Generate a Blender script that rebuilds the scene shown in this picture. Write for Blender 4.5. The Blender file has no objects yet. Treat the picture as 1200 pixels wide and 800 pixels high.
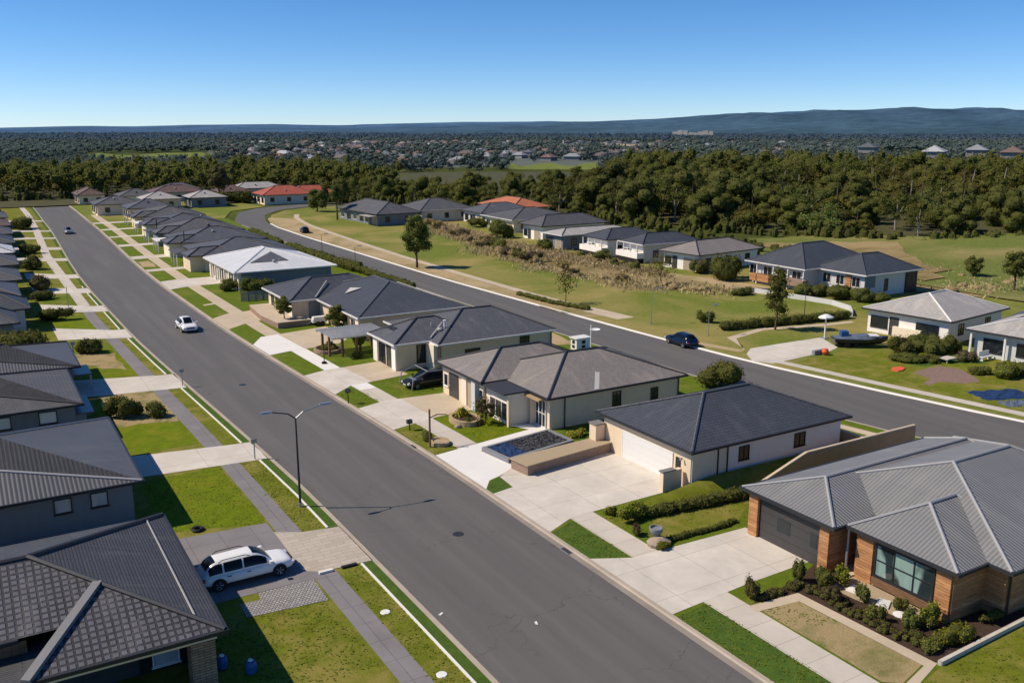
import bpy, math, random
import numpy as np
from mathutils import Vector, Matrix
random.seed(7)
R = math.radians
scene = bpy.context.scene
COL = scene.collection
OFF = {}

# ------------------------------------------------------------------ materials
class Nodes:
    def __init__(s, name):
        s.m = bpy.data.materials.new(name); s.m.use_nodes = True
        s.t = s.m.node_tree; s.n = s.t.nodes; s.b = s.n['Principled BSDF']; s.out = s.n['Material Output']
    def add(s, typ, **kw):
        n = s.n.new(typ)
        for k, v in kw.items():
            if hasattr(n, k): setattr(n, k, v)
            else: n.inputs[k].default_value = v
        return n
    def link(s, a, b): s.t.links.new(a, b)
    def coord(s, kind='Object', scale=(1, 1, 1)):
        c = s.add('ShaderNodeTexCoord'); mp = s.add('ShaderNodeMapping'); mp.inputs['Scale'].default_value = scale
        s.link(c.outputs[kind], mp.inputs['Vector']); return mp.outputs['Vector']
    def noise(s, vec, scale, detail=4, rough=.55, dist=0):
        n = s.add('ShaderNodeTexNoise'); n.inputs['Scale'].default_value = scale; n.inputs['Detail'].default_value = detail
        n.inputs['Roughness'].default_value = rough; n.inputs['Distortion'].default_value = dist
        s.link(vec, n.inputs['Vector']); return n.outputs['Fac']
    def ramp(s, fac, stops):
        r = s.add('ShaderNodeValToRGB'); e = r.color_ramp.elements
        while len(e) < len(stops): e.new(.5)
        for el, (p, c) in zip(e, stops):
            el.position = p; el.color = (*c, 1) if len(c) == 3 else c
        s.link(fac, r.inputs['Fac']); return r.outputs['Color']
    def mix(s, fac, a, b, mode='MIX'):
        m = s.add('ShaderNodeMix'); m.data_type = 'RGBA'; m.blend_type = mode
        for sock, v in ((m.inputs[0], fac), (m.inputs[6], a), (m.inputs[7], b)):
            if isinstance(v, (int, float)): sock.default_value = v
            elif isinstance(v, tuple): sock.default_value = (*v, 1) if len(v) == 3 else v
            else: s.link(v, sock)
        return m.outputs[2]
    def math(s, op, a, b=0.0):
        m = s.add('ShaderNodeMath'); m.operation = op
        for sock, v in ((m.inputs[0], a), (m.inputs[1], b)):
            if isinstance(v, (int, float)): sock.default_value = v
            else: s.link(v, sock)
        return m.outputs[0]
    def bump(s, h, strength=.3, dist=.02):
        b = s.add('ShaderNodeBump'); b.inputs['Strength'].default_value = strength; b.inputs['Distance'].default_value = dist
        s.link(h, b.inputs['Height']); s.link(b.outputs['Normal'], s.b.inputs['Normal'])
    def fin(s, col, rough=.8, metal=0, spec=.3):
        if isinstance(col, tuple): s.b.inputs['Base Color'].default_value = (*col, 1)
        else: s.link(col, s.b.inputs['Base Color'])
        if isinstance(rough, (int, float)): s.b.inputs['Roughness'].default_value = rough
        else: s.link(rough, s.b.inputs['Roughness'])
        s.b.inputs['Metallic'].default_value = metal; s.b.inputs['Specular IOR Level'].default_value = spec
        return s.m

def sc(c, k): return tuple(min(1, x * k) for x in c)

def m_plain(name, c, rough=.7, metal=0, var=.15, scale=3, spec=.3, bump=0):
    n = Nodes(name); v = n.coord()
    a = n.noise(v, scale, 5); f = n.noise(v, scale * 14, 2)
    col = n.mix(a, sc(c, 1 - var), sc(c, 1 + var))
    col = n.mix(n.math('MULTIPLY', f, .35), col, sc(c, 1 - var * .8))
    if rough > .84 and scale < 3: col = n.mix(n.ramp(n.noise(n.coord('Object', (1, 1, .18)), 1.6, 5, .65), [(.5, (0, 0, 0)), (.8, (.35,) * 3)]), col, sc((c[0], c[1] * .95, c[2] * .88), .72))
    if bump: n.bump(f, bump, .02)
    return n.fin(col, rough, metal, spec)

def m_asphalt():
    n = Nodes('asphalt'); v = n.coord(); st = n.coord('Object', (1, .045, 1))
    tr = n.noise(st, .75, 4, .6); big = n.noise(v, .11, 5, .6, .6); grain = n.noise(v, 38, 2); med = n.noise(v, 2.6, 6, .7)
    c = n.ramp(tr, [(.3, (.112, .106, .101)), (.52, (.138, .13, .123)), (.72, (.175, .164, .153))])
    c = n.mix(n.math('MULTIPLY', big, .6), c, (.108, .102, .097))
    c = n.mix(n.ramp(med, [(.6, (0, 0, 0)), (.8, (.35, .35, .35))]), c, (.2, .178, .152))
    c = n.mix(n.ramp(n.noise(v, .42, 8, .72, .8), [(.68, (0, 0, 0)), (.74, (.6, .6, .6))]), c, (.21, .19, .165))
    vo = n.add('ShaderNodeTexVoronoi', feature='DISTANCE_TO_EDGE'); vo.inputs['Scale'].default_value = .16
    wv = n.add('ShaderNodeVectorMath', operation='ADD'); nz = n.add('ShaderNodeTexNoise'); nz.inputs['Scale'].default_value = .8; nz.inputs['Detail'].default_value = 6; n.link(v, nz.inputs['Vector'])
    n.link(v, wv.inputs[0]); sc_ = n.add('ShaderNodeVectorMath', operation='SCALE'); sc_.inputs['Scale'].default_value = 2.2; n.link(nz.outputs['Color'], sc_.inputs[0]); n.link(sc_.outputs[0], wv.inputs[1]); n.link(wv.outputs[0], vo.inputs['Vector'])
    ck = n.math('MULTIPLY', n.ramp(vo.outputs['Distance'], [(.0, (1, 1, 1)), (.006, (0, 0, 0))]), n.ramp(n.noise(v, .13, 3), [(.48, (0, 0, 0)), (.6, (.75, .75, .75))]))
    c = n.mix(ck, c, (.05, .048, .046))
    c = n.mix(n.ramp(n.noise(n.coord('Object', (1, .25, 1)), .5, 5, .65), [(.58, (0, 0, 0)), (.74, (.45, .45, .45))]), c, (.095, .089, .085))
    c = n.mix(n.math('MULTIPLY', grain, .45), c, (.096, .091, .088))
    n.bump(grain, .25, .01)
    return n.fin(c, .72, 0, .3)

def m_concrete(name, c, joint=0, stain=.25, fine=.12):
    n = Nodes(name); v = n.coord()
    a = n.noise(v, .35, 7, .65, .4); b = n.noise(v, 2.2, 6, .7); g = n.noise(v, 45, 2)
    col = n.mix(n.ramp(a, [(.3, (0, 0, 0)), (.7, (1, 1, 1))]), sc(c, 1 - stain), c)
    col = n.mix(n.ramp(b, [(.5, (0, 0, 0)), (.75, (stain * 1.6,) * 3)]), col, sc((c[0], c[1] * .93, c[2] * .85), .72))
    col = n.mix(n.math('MULTIPLY', g, fine * 2), col, sc(c, .75))
    if joint:
        br = n.add('ShaderNodeTexBrick', offset=0.0); br.inputs['Scale'].default_value = 1
        br.inputs['Brick Width'].default_value = joint; br.inputs['Row Height'].default_value = joint
        br.inputs['Mortar Size'].default_value = .018; br.inputs['Mortar Smooth'].default_value = .3
        br.inputs['Color1'].default_value = (1, 1, 1, 1); br.inputs['Color2'].default_value = (.93, .93, .93, 1); br.inputs['Mortar'].default_value = (.55, .53, .5, 1)
        n.link(v, br.inputs['Vector']); col = n.mix(1.0, col, br.outputs['Color'], 'MULTIPLY')
    n.bump(g, .15, .006)
    return n.fin(col, .85, 0, .25)

def m_grass(name, green, dry, dryness=.5, scale=.22, fine=9):
    n = Nodes(name); v = n.coord()
    big = n.noise(v, scale, 6, .62, .5); med = n.noise(v, 1.4, 5, .65); f = n.noise(v, fine, 4, .7); ff = n.noise(v, 42, 2, .6)
    c = n.mix(n.ramp(med, [(.28, (0, 0, 0)), (.72, (1, 1, 1))]), sc(green, .72), sc(green, 1.22))
    lo = .78 - dryness * .5
    c = n.mix(n.ramp(big, [(lo, (0, 0, 0)), (min(.99, lo + .2), (.95, .95, .95))]), c, dry)
    c = n.mix(n.ramp(f, [(.35, (.3, .3, .3)), (.62, (0, 0, 0))]), c, sc(green, .65))
    c = n.mix(n.ramp(ff, [(.5, (0, 0, 0)), (.75, (.4, .4, .4))]), c, sc((green[0] * 1.5, green[1] * 1.25, green[2]), 1.2))
    h = n.math('ADD', f, n.math('MULTIPLY', ff, .7)); n.bump(h, .7, .05)
    return n.fin(c, .95, 0, .1)

def m_roof_ribbed(name, c, period=.22, depth=.5, dark=.55):
    n = Nodes(name); uv = n.coord('UV'); v = n.coord()
    w = n.add('ShaderNodeTexWave', wave_type='BANDS', bands_direction='X', wave_profile='SIN')
    w.inputs['Scale'].default_value = 2 * math.pi / period / 20 ; n.link(uv, w.inputs['Vector'])
    a = n.noise(v, .5, 5); b = n.noise(v, 6, 4)
    col = n.mix(a, sc(c, .85), sc(c, 1.12))
    col = n.mix(n.ramp(w.outputs['Fac'], [(.05, (dark,) * 3), (.4, (0, 0, 0))]), col, sc(c, .3))
    sh = n.coord('UV', (0, 1, 0)); se = n.math('FRACT', n.math('MULTIPLY', n.add_sep(uv)[1], .42))
    col = n.mix(n.ramp(se, [(.0, (.35,) * 3), (.03, (0, 0, 0))]), col, sc(c, .5))
    col = n.mix(n.math('MULTIPLY', b, .25), col, sc(c, .8))
    stn = n.noise(n.coord('UV', (.6, .12, 1)), 1.1, 6, .65, .3); col = n.mix(n.ramp(stn, [(.5, (0, 0, 0)), (.75, (.5,) * 3)]), col, sc((c[0] * 1.05, c[1], c[2] * .93), 1.35))
    n.bump(w.outputs['Fac'], depth, .05)
    return n.fin(col, .48, .0, .5)
def _sep(self, vec):
    s = self.add('ShaderNodeSeparateXYZ'); self.link(vec, s.inputs[0]); return s.outputs
Nodes.add_sep = _sep

def m_roof_tile(name, c, tw=.3, th=.33, mortar=.05, contrast=.35, bump=.6, offs=.5):
    n = Nodes(name); uv = n.coord('UV'); v = n.coord()
    br = n.add('ShaderNodeTexBrick', offset=offs, offset_frequency=2); br.inputs['Scale'].default_value = 1
    br.inputs['Brick Width'].default_value = tw; br.inputs['Row Height'].default_value = th
    br.inputs['Mortar Size'].default_value = mortar * th; br.inputs['Mortar Smooth'].default_value = .4; br.inputs['Bias'].default_value = 0
    br.inputs['Color1'].default_value = (*sc(c, 1.12), 1); br.inputs['Color2'].default_value = (*sc(c, .86), 1); br.inputs['Mortar'].default_value = (*sc(c, contrast), 1)
    n.link(uv, br.inputs['Vector'])
    a = n.noise(v, .45, 5, .6); b = n.noise(v, 5, 5, .7)
    col = n.mix(n.math('MULTIPLY', a, .5), br.outputs['Color'], sc(c, .8))
    col = n.mix(n.ramp(b, [(.5, (0, 0, 0)), (.8, (.35,) * 3)]), col, sc(c, 1.35))
    stn = n.noise(n.coord('UV', (1, .22, 1)), .9, 6, .65, .3)
    col = n.mix(n.ramp(stn, [(.52, (0, 0, 0)), (.72, (.45,) * 3)]), col, sc((c[0] * 1.05, c[1], c[2] * .9), 1.7))
    lic = n.noise(v, 1.7, 7, .75); col = n.mix(n.ramp(lic, [(.64, (0, 0, 0)), (.72, (.4,) * 3)]), col, sc((c[0], c[1], c[2] * .85), .55))
    n.bump(n.math('SUBTRACT', 1.0, br.outputs['Fac']), bump, .03)
    return n.fin(col, .62, 0, .4)

def m_wood(name, c1, c2, board=.14, axis=2):
    n = Nodes(name); v = n.coord(); s = n.add_sep(v)
    z = n.math('DIVIDE', s[axis], board); fr = n.math('FRACT', z); fl = n.math('FLOOR', z)
    wn = n.add('ShaderNodeTexWhiteNoise', noise_dimensions='1D'); n.link(fl, wn.inputs['W'])
    st = n.coord('Object', (1, 1, 9)); g = n.noise(st, 1.6, 6, .7, .4)
    col = n.mix(wn.outputs['Value'], c1, c2)
    col = n.mix(n.ramp(g, [(.35, (.75,) * 3), (.65, (0, 0, 0))]), col, sc(c2, .45))
    col = n.mix(n.ramp(fr, [(.0, (.8,) * 3), (.12, (0, 0, 0))]), col, sc(c2, .2))
    n.bump(n.ramp(fr, [(0, (0, 0, 0)), (.12, (1, 1, 1))]), .5, .02)
    return n.fin(col, .65, 0, .3)

def m_brick(name, c1, c2, mort, w=.3, h=.1, ms=.012):
    n = Nodes(name); uv = n.coord('UV')
    br = n.add('ShaderNodeTexBrick', offset=.5); br.inputs['Scale'].default_value = 1
    br.inputs['Brick Width'].default_value = w; br.inputs['Row Height'].default_value = h; br.inputs['Mortar Size'].default_value = ms
    br.inputs['Color1'].default_value = (*c1, 1); br.inputs['Color2'].default_value = (*c2, 1); br.inputs['Mortar'].default_value = (*mort, 1)
    n.link(uv, br.inputs['Vector']); a = n.noise(n.coord(), 3, 5)
    col = n.mix(n.math('MULTIPLY', a, .4), br.outputs['Color'], sc(c2, .6))
    n.bump(n.math('SUBTRACT', 1.0, br.outputs['Fac']), .5, .02)
    return n.fin(col, .85)

def m_glass(name, c=(.012, .016, .02), curtain=None):
    n = Nodes(name); v = n.coord(); a = n.noise(v, .9, 3)
    col = n.mix(a, sc(c, .5), sc(c, 2.2))
    if curtain:
        s = n.add_sep(v); b = n.noise(n.coord('Object', (4, 4, .2)), 2.5, 2)
        cc = n.mix(b, sc(curtain, .6), curtain)
        col = n.mix(n.ramp(n.noise(n.coord('Object', (.8, .8, .3)), 1.3, 1), [(.45, (0, 0, 0)), (.5, (.85,) * 3)]), col, cc)
    return n.fin(col, .06, 0, .6)

def m_leaf(name, c, c2, trans=.42, objvar=.55):
    n = Nodes(name)
    g = n.add('ShaderNodeNewGeometry'); oi = n.add('ShaderNodeObjectInfo')
    col = n.mix(g.outputs['Random Per Island'], c, c2)
    hsv = n.add('ShaderNodeHueSaturation'); n.link(col, hsv.inputs['Color'])
    n.link(n.math('ADD', n.math('MULTIPLY', oi.outputs['Random'], objvar), 1 - objvar * .5), hsv.inputs['Value'])
    n.link(n.math('ADD', n.math('MULTIPLY', oi.outputs['Random'], .03), .485), hsv.inputs['Hue'])
    d = n.b; n.link(hsv.outputs['Color'], d.inputs['Base Color']); d.inputs['Roughness'].default_value = .75; d.inputs['Specular IOR Level'].default_value = .15
    tr = n.add('ShaderNodeBsdfTranslucent'); n.link(hsv.outputs['Color'], tr.inputs['Color'])
    mx = n.add('ShaderNodeMixShader'); mx.inputs[0].default_value = trans
    n.link(d.outputs[0], mx.inputs[1]); n.link(tr.outputs[0], mx.inputs[2]); n.link(mx.outputs[0], n.out.inputs['Surface'])
    return n.m

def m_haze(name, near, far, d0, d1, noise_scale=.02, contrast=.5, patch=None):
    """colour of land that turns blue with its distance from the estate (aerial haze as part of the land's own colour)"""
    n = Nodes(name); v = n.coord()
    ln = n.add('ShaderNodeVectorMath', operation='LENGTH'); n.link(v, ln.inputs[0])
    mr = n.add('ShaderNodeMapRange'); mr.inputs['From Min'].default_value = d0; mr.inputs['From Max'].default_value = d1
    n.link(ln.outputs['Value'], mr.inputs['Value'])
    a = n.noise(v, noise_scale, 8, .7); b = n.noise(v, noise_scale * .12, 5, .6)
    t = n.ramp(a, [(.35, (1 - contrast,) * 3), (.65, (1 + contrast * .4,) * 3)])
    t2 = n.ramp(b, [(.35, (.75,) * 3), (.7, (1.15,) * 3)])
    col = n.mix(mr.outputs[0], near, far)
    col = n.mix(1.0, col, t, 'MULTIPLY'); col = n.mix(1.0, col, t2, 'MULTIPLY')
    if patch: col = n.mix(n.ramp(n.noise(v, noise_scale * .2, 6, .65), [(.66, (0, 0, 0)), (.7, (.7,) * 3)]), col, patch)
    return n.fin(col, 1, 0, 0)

M = {}
M['asphalt'] = m_asphalt()
M['asphalt2'] = m_asphalt(); M['asphalt2'].name = 'asphalt_back'
M['conc_white'] = m_concrete('concrete_pale', (.7, .645, .565), 3.4, .26)
M['conc_bright'] = m_concrete('concrete_new', (.78, .76, .72), 0, .08)
M['conc_tan'] = m_concrete('concrete_tan', (.58, .48, .35), 0, .22)
M['conc_path'] = m_concrete('concrete_path', (.62, .56, .48), 1.85, .18)
M['conc_grey'] = m_concrete('concrete_grey', (.25, .235, .24), 1.9, .25)
M['conc_kerb'] = m_concrete('concrete_kerb', (.47, .4, .32), 0, .25)
M['conc_gutter'] = m_concrete('concrete_gutter', (.3, .265, .225), 0, .3)
M['conc_edge'] = m_concrete('concrete_edge', (.8, .78, .72), 0, .1)
M['pavers'] = m_brick('pavers', (.52, .46, .38), (.44, .38, .31), (.3, .26, .21), 1.1, .42, .012)
M['pebble'] = m_brick('pebble', (.5, .48, .46), (.3, .29, .28), (.12, .11, .11), .2, .16, .03)
M['lawn'] = m_grass('lawn', (.11, .16, .012), (.23, .21, .045), .5)
M['lawn_lush'] = m_grass('lawn_lush', (.135, .185, .006), (.21, .21, .015), .55, .35)
M['lawn_dark'] = m_grass('lawn_dark', (.07, .125, .02), (.11, .14, .03), .35)
M['lawn_worn'] = m_grass('lawn_worn', (.12, .145, .03), (.42, .31, .17), .95, .42)
M['lawn_olive'] = m_grass('lawn_olive', (.14, .165, .014), (.27, .225, .06), .66, .4)
M['park'] = m_grass('park', (.15, .185, .03), (.34, .265, .1), .72, .05, 3)
M['dry'] = m_grass('dry_grass', (.17, .14, .05), (.36, .27, .14), .8, .08, 2.5)
M['dirt'] = m_grass('dirt', (.3, .24, .11), (.46, .35, .21), .85, .15, 3)
M['meadow'] = m_grass('meadow', (.14, .17, .04), (.29, .24, .1), .6, .028, 1.5)
M['mulch'] = m_plain('mulch', (.07, .045, .032), .95, 0, .5, 7, .1, .8)
M['gravel_tan'] = m_plain('gravel_tan', (.42, .33, .22), .95, 0, .4, 9, .1, .6)
M['gravel_red'] = m_plain('gravel_red', (.25, .17, .14), .95, 0, .5, 5, .1, .6)
M['gravel_dark'] = m_plain('gravel_dark', (.085, .085, .095), .9, 0, .7, 6, .2, .9)
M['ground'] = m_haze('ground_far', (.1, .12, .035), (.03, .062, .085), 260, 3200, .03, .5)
M['floor_wood'] = m_plain('forest_floor', (.07, .07, .025), 1, 0, .5, .3)
M['corr'] = m_roof_ribbed('roof_corrugated_grey', (.225, .225, .225), .23, .7)
M['corr_dark'] = m_roof_ribbed('roof_ribbed_charcoal', (.1, .101, .108), .25, .5)
M['corr_white'] = m_roof_ribbed('roof_ribbed_white', (.62, .63, .64), .5, .15, .12)
M['roof_blue'] = m_roof_tile('roof_slate_blue', (.062, .07, .088), .3, .3, .1, .45)
M['roof_blue2'] = m_roof_tile('roof_steel_blue', (.1, .105, .12), .3, .3, .1, .5)
M['roof_grey'] = m_roof_tile('roof_grey_tile', (.235, .21, .192), .25, .25, .08, .6, .4)
M['roof_mid'] = m_roof_tile('roof_dark_grey', (.1, .1, .105), .3, .3, .1, .55, .4)
M['roof_tile'] = m_roof_tile('roof_black_tile', (.115, .115, .13), .33, .36, .2, .1, 1.0, 0.0)
M['roof_fine'] = m_roof_tile('roof_black_fine', (.07, .071, .078), 3, .16, .2, .35, .6)
M['roof_light'] = m_roof_tile('roof_pale_grey', (.38, .36, .34), .3, .3, .06, .75, .3)
M['roof_brown'] = m_roof_tile('roof_brown', (.14, .085, .07), .3, .3, .1, .5, .3)
M['roof_red'] = m_roof_tile('roof_terracotta', (.42, .1, .055), .3, .3, .1, .5, .3)
M['roof_orange'] = m_roof_tile('roof_orange', (.5, .17, .075), .3, .3, .1, .5, .3)
M['cap_grey'] = m_plain('cap_grey', (.33, .33, .33), .5)
M['cap_mid'] = m_plain('cap_mid', (.2, .2, .205), .5)
M['cap_dark'] = m_plain('cap_dark', (.045, .047, .055), .55)
M['cap_light'] = m_plain('cap_light', (.5, .49, .46), .5)
M['gut_dark'] = m_plain('gutter_dark', (.03, .032, .036), .45)
M['gut_white'] = m_plain('gutter_white', (.7, .68, .64), .45)
M['beige'] = m_plain('render_beige', (.74, .6, .43), .9, 0, .1, 1.2)
M['cream'] = m_plain('render_cream', (.82, .71, .55), .9, 0, .1, 1.2)
M['white'] = m_plain('render_white', (.86, .82, .75), .85, 0, .06, 1.2)
M['palegrey'] = m_plain('render_pale_grey', (.6, .6, .59), .85, 0, .08, 1.2)
M['slate_wall'] = m_plain('render_slate', (.21, .225, .245), .85, 0, .1, 1.2)
M['brown_wall'] = m_plain('fence_brown', (.42, .29, .17), .9, 0, .15, 1.5)
M['soffit'] = m_plain('soffit', (.42, .39, .34), .9)
M['wood'] = m_wood('timber_cladding', (.72, .38, .17), (.45, .21, .09), .17)
M['wood_post'] = m_wood('timber_post', (.3, .17, .09), (.2, .11, .06), .3, 0)
M['brick'] = m_brick('wall_brick', (.36, .22, .15), (.26, .15, .1), (.4, .36, .3), .24, .086)
M['stone'] = m_brick('wall_stone', (.42, .31, .21), (.24, .17, .115), (.07, .055, .04), .5, .13, .015)
M['sandstone'] = m_brick('wall_sandstone', (.55, .42, .26), (.42, .31, .18), (.25, .18, .1), .55, .2, .015)
M['door_white'] = m_plain('door_white', (.72, .71, .69), .45, 0, .03)
M['door_dark'] = m_plain('door_dark', (.06, .058, .06), .35, 0, .2)
M['door_tan'] = m_plain('door_tan', (.4, .33, .24), .5, 0, .06)
M['glass'] = m_glass('glass')
M['glass_cur'] = m_glass('glass_curtain', (.015, .025, .028), (.34, .5, .44))
M['glass_pale'] = m_glass('glass_pale', (.25, .32, .36), (.55, .6, .62))
M['frame_dark'] = m_plain('frame_dark', (.025, .026, .03), .4)
M['frame_white'] = m_plain('frame_white', (.78, .76, .72), .45)
M['metal'] = m_plain('galvanised', (.4, .41, .42), .4, .6, .1)
M['pole_dark'] = m_plain('pole_dark', (.045, .047, .05), .45, .3)
M['plastic_blue'] = m_plain('plastic_blue', (.02, .09, .26), .4)
M['plastic_white'] = m_plain('plastic_white', (.78, .78, .76), .4)
M['plastic_orange'] = m_plain('plastic_orange', (.7, .13, .04), .5)
M['tarp_blue'] = m_plain('tarp_blue', (.02, .045, .12), .3, 0, .7, 3, .5, .8)
M['tarp_grey'] = m_plain('tarp_grey', (.13, .16, .21), .35, 0, .7, 2, .5, .9)
M['rock'] = m_plain('rock', (.38, .31, .23), .9, 0, .3, 2, .2, .5)
M['black'] = m_plain('black_rubber', (.015, .015, .016), .7, 0, .2)
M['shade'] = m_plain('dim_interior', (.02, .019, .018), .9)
M['roofvoid'] = m_plain('solar_grey', (.09, .1, .125), .3, 0, .15)
M['leaf_dark'] = m_leaf('leaf_dark', (.072, .085, .018), (.145, .155, .035))
M['leaf_olive'] = m_leaf('leaf_olive', (.1, .105, .02), (.2, .19, .045))
M['leaf_mid'] = m_leaf('leaf_mid', (.1, .13, .025), (.205, .235, .06))
M['leaf_khaki'] = m_leaf('leaf_khaki', (.12, .105, .02), (.21, .18, .04))
M['bark_pale'] = m_plain('bark_pale', (.34, .3, .26), .9, 0, .3, 3)
M['blade'] = m_leaf('grass_blade', (.105, .155, .01), (.19, .195, .028), .25, 0)
M['leaf_lime'] = m_leaf('leaf_lime', (.16, .2, .015), (.33, .33, .03))
M['leaf_yellow'] = m_leaf('leaf_yellow', (.4, .33, .02), (.55, .47, .04))
M['leaf_brown'] = m_leaf('leaf_brown', (.06, .038, .025), (.14, .085, .05))
M['leaf_purple'] = m_leaf('leaf_purple', (.1, .07, .06), (.19, .14, .11))
M['leaf_dry'] = m_leaf('leaf_dry', (.34, .26, .13), (.56, .46, .26))
M['leaf_far'] = m_leaf('leaf_far', (.085, .115, .1), (.115, .145, .12), .5)  # distance haze mixed into the leaf colour as a pale blue-grey cast
M['leaf_far2'] = m_leaf('leaf_far2', (.08, .125, .16), (.095, .145, .18), .5)  # farthest leaves, bluer still with the haze painted in
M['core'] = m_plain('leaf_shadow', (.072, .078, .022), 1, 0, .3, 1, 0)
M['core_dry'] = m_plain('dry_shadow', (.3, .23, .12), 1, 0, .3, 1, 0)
M['core_far'] = m_plain('leaf_core_far', (.085, .112, .1), 1, 0, .3, .3, 0)  # crown core toned like the far leaves, haze included in the colour
M['bark'] = m_plain('bark', (.12, .085, .06), .95, 0, .35, 4, .1, .6)
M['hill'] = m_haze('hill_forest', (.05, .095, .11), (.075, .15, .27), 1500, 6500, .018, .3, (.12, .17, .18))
M['field_green'] = m_grass('field_green', (.15, .19, .04), (.26, .24, .07), .4, .01, .3)
M['field_tan'] = m_grass('field_tan', (.38, .31, .2), (.5, .42, .3), .6, .01, .3)

# ------------------------------------------------------------------ mesh helpers
class MB:
    def __init__(s): s.v = []; s.f = []; s.mi = []; s.smooth = False
    def poly(s, pts, mi=0):
        i = len(s.v); s.v += [tuple(p) for p in pts]; s.f.append(tuple(range(i, i + len(pts)))); s.mi.append(mi); return s
    def box(s, x0, x1, y0, y1, z0, z1, mi=0):
        i = len(s.v)
        s.v += [(x0, y0, z0), (x1, y0, z0), (x1, y1, z0), (x0, y1, z0), (x0, y0, z1), (x1, y0, z1), (x1, y1, z1), (x0, y1, z1)]
        for q in ((0, 3, 2, 1), (4, 5, 6, 7), (0, 1, 5, 4), (1, 2, 6, 5), (2, 3, 7, 6), (3, 0, 4, 7)):
            s.f.append(tuple(i + k for k in q)); s.mi.append(mi)
        return s
    def prism(s, pts, z0, z1, mi=0):
        a = sum(pts[k][0] * pts[(k + 1) % len(pts)][1] - pts[(k + 1) % len(pts)][0] * pts[k][1] for k in range(len(pts)))
        if a < 0: pts = pts[::-1]
        n = len(pts)
        s.poly([(x, y, z1) for x, y in pts], mi); s.poly([(x, y, z0) for x, y in pts[::-1]], mi)
        for k in range(n):
            a, b = pts[k], pts[(k + 1) % n]
            s.poly([(a[0], a[1], z0), (b[0], b[1], z0), (b[0], b[1], z1), (a[0], a[1], z1)], mi)
        return s
    def tube(s, p0, p1, r0, r1=None, n=8, mi=0, caps=True):
        r1 = r0 if r1 is None else r1
        p0, p1 = Vector(p0), Vector(p1); d = (p1 - p0).normalized()
        a = d.orthogonal().normalized(); b = d.cross(a); i = len(s.v)
        for p, r in ((p0, r0), (p1, r1)):
            for k in range(n):
                t = 2 * math.pi * k / n; s.v.append(tuple(p + a * (r * math.cos(t)) + b * (r * math.sin(t))))
        for k in range(n):
            s.f.append((i + k, i + (k + 1) % n, i + n + (k + 1) % n, i + n + k)); s.mi.append(mi)
        if caps:
            s.f.append(tuple(i + n - 1 - k for k in range(n))); s.f.append(tuple(i + n + k for k in range(n))); s.mi += [mi, mi]
        return s
    def path(s, pts, radii, n=8, mi=0):
        for k in range(len(pts) - 1): s.tube(pts[k], pts[k + 1], radii[k], radii[k + 1], n, mi)
        return s
    def lathe(s, prof, n=16, c=(0, 0, 0), axis='z', mi=0):
        i = len(s.v)
        for r, h in prof:
            for k in range(n):
                t = 2 * math.pi * k / n; x, y = r * math.cos(t), r * math.sin(t)
                s.v.append((c[0] + x, c[1] + y, c[2] + h) if axis == 'z' else (c[0] + x, c[1] + h, c[2] + y))
        for j in range(len(prof) - 1):
            for k in range(n):
                q = (i + j * n + k, i + j * n + (k + 1) % n, i + (j + 1) * n + (k + 1) % n, i + (j + 1) * n + k)
                s.f.append(q if axis == 'z' else q[::-1]); s.mi.append(mi)
        return s
    def loft(s, rings, cap=True, mi=0):
        i = len(s.v); n = len(rings[0])
        for r in rings: s.v += [tuple(p) for p in r]
        for j in range(len(rings) - 1):
            for k in range(n):
                s.f.append((i + j * n + k, i + j * n + (k + 1) % n, i + (j + 1) * n + (k + 1) % n, i + (j + 1) * n + k)); s.mi.append(mi)
        if cap:
            s.f.append(tuple(i + n - 1 - k for k in range(n))); m = i + (len(rings) - 1) * n
            s.f.append(tuple(m + k for k in range(n))); s.mi += [mi, mi]
        return s
    def mesh(s, name, mats, off=Vector((0, 0, 0))):
        me = bpy.data.meshes.new(name)
        vs = [(v[0] - off[0], v[1] - off[1], v[2] - off[2]) for v in s.v]
        me.from_pydata(vs, [], s.f)
        for m in (mats if isinstance(mats, (list, tuple)) else [mats]): me.materials.append(M[m] if isinstance(m, str) else m)
        me.polygons.foreach_set('material_index', s.mi)
        uv = me.uv_layers.new(name='UVMap').data
        for p in me.polygons:
            nn = p.normal
            if abs(nn.z) > .999: u, w = Vector((1, 0, 0)), Vector((0, 1, 0))
            else:
                u = Vector((0, 0, 1)).cross(nn).normalized(); w = nn.cross(u)
            for li in p.loop_indices:
                co = Vector(s.v[me.loops[li].vertex_index]); uv[li].uv = (co.dot(u), co.dot(w))
        if s.smooth:
            me.polygons.foreach_set('use_smooth', [True] * len(me.polygons)); me.set_sharp_from_angle(angle=R(38))
        me.update(); return me
    def build(s, name, mats, parent=None):
        off = OFF.get(parent.name, Vector((0, 0, 0))) if parent else Vector((0, 0, 0))
        o = bpy.data.objects.new(name, s.mesh(name, mats, off)); COL.objects.link(o)
        if parent: o.parent = parent; OFF[o.name] = off
        return o

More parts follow.
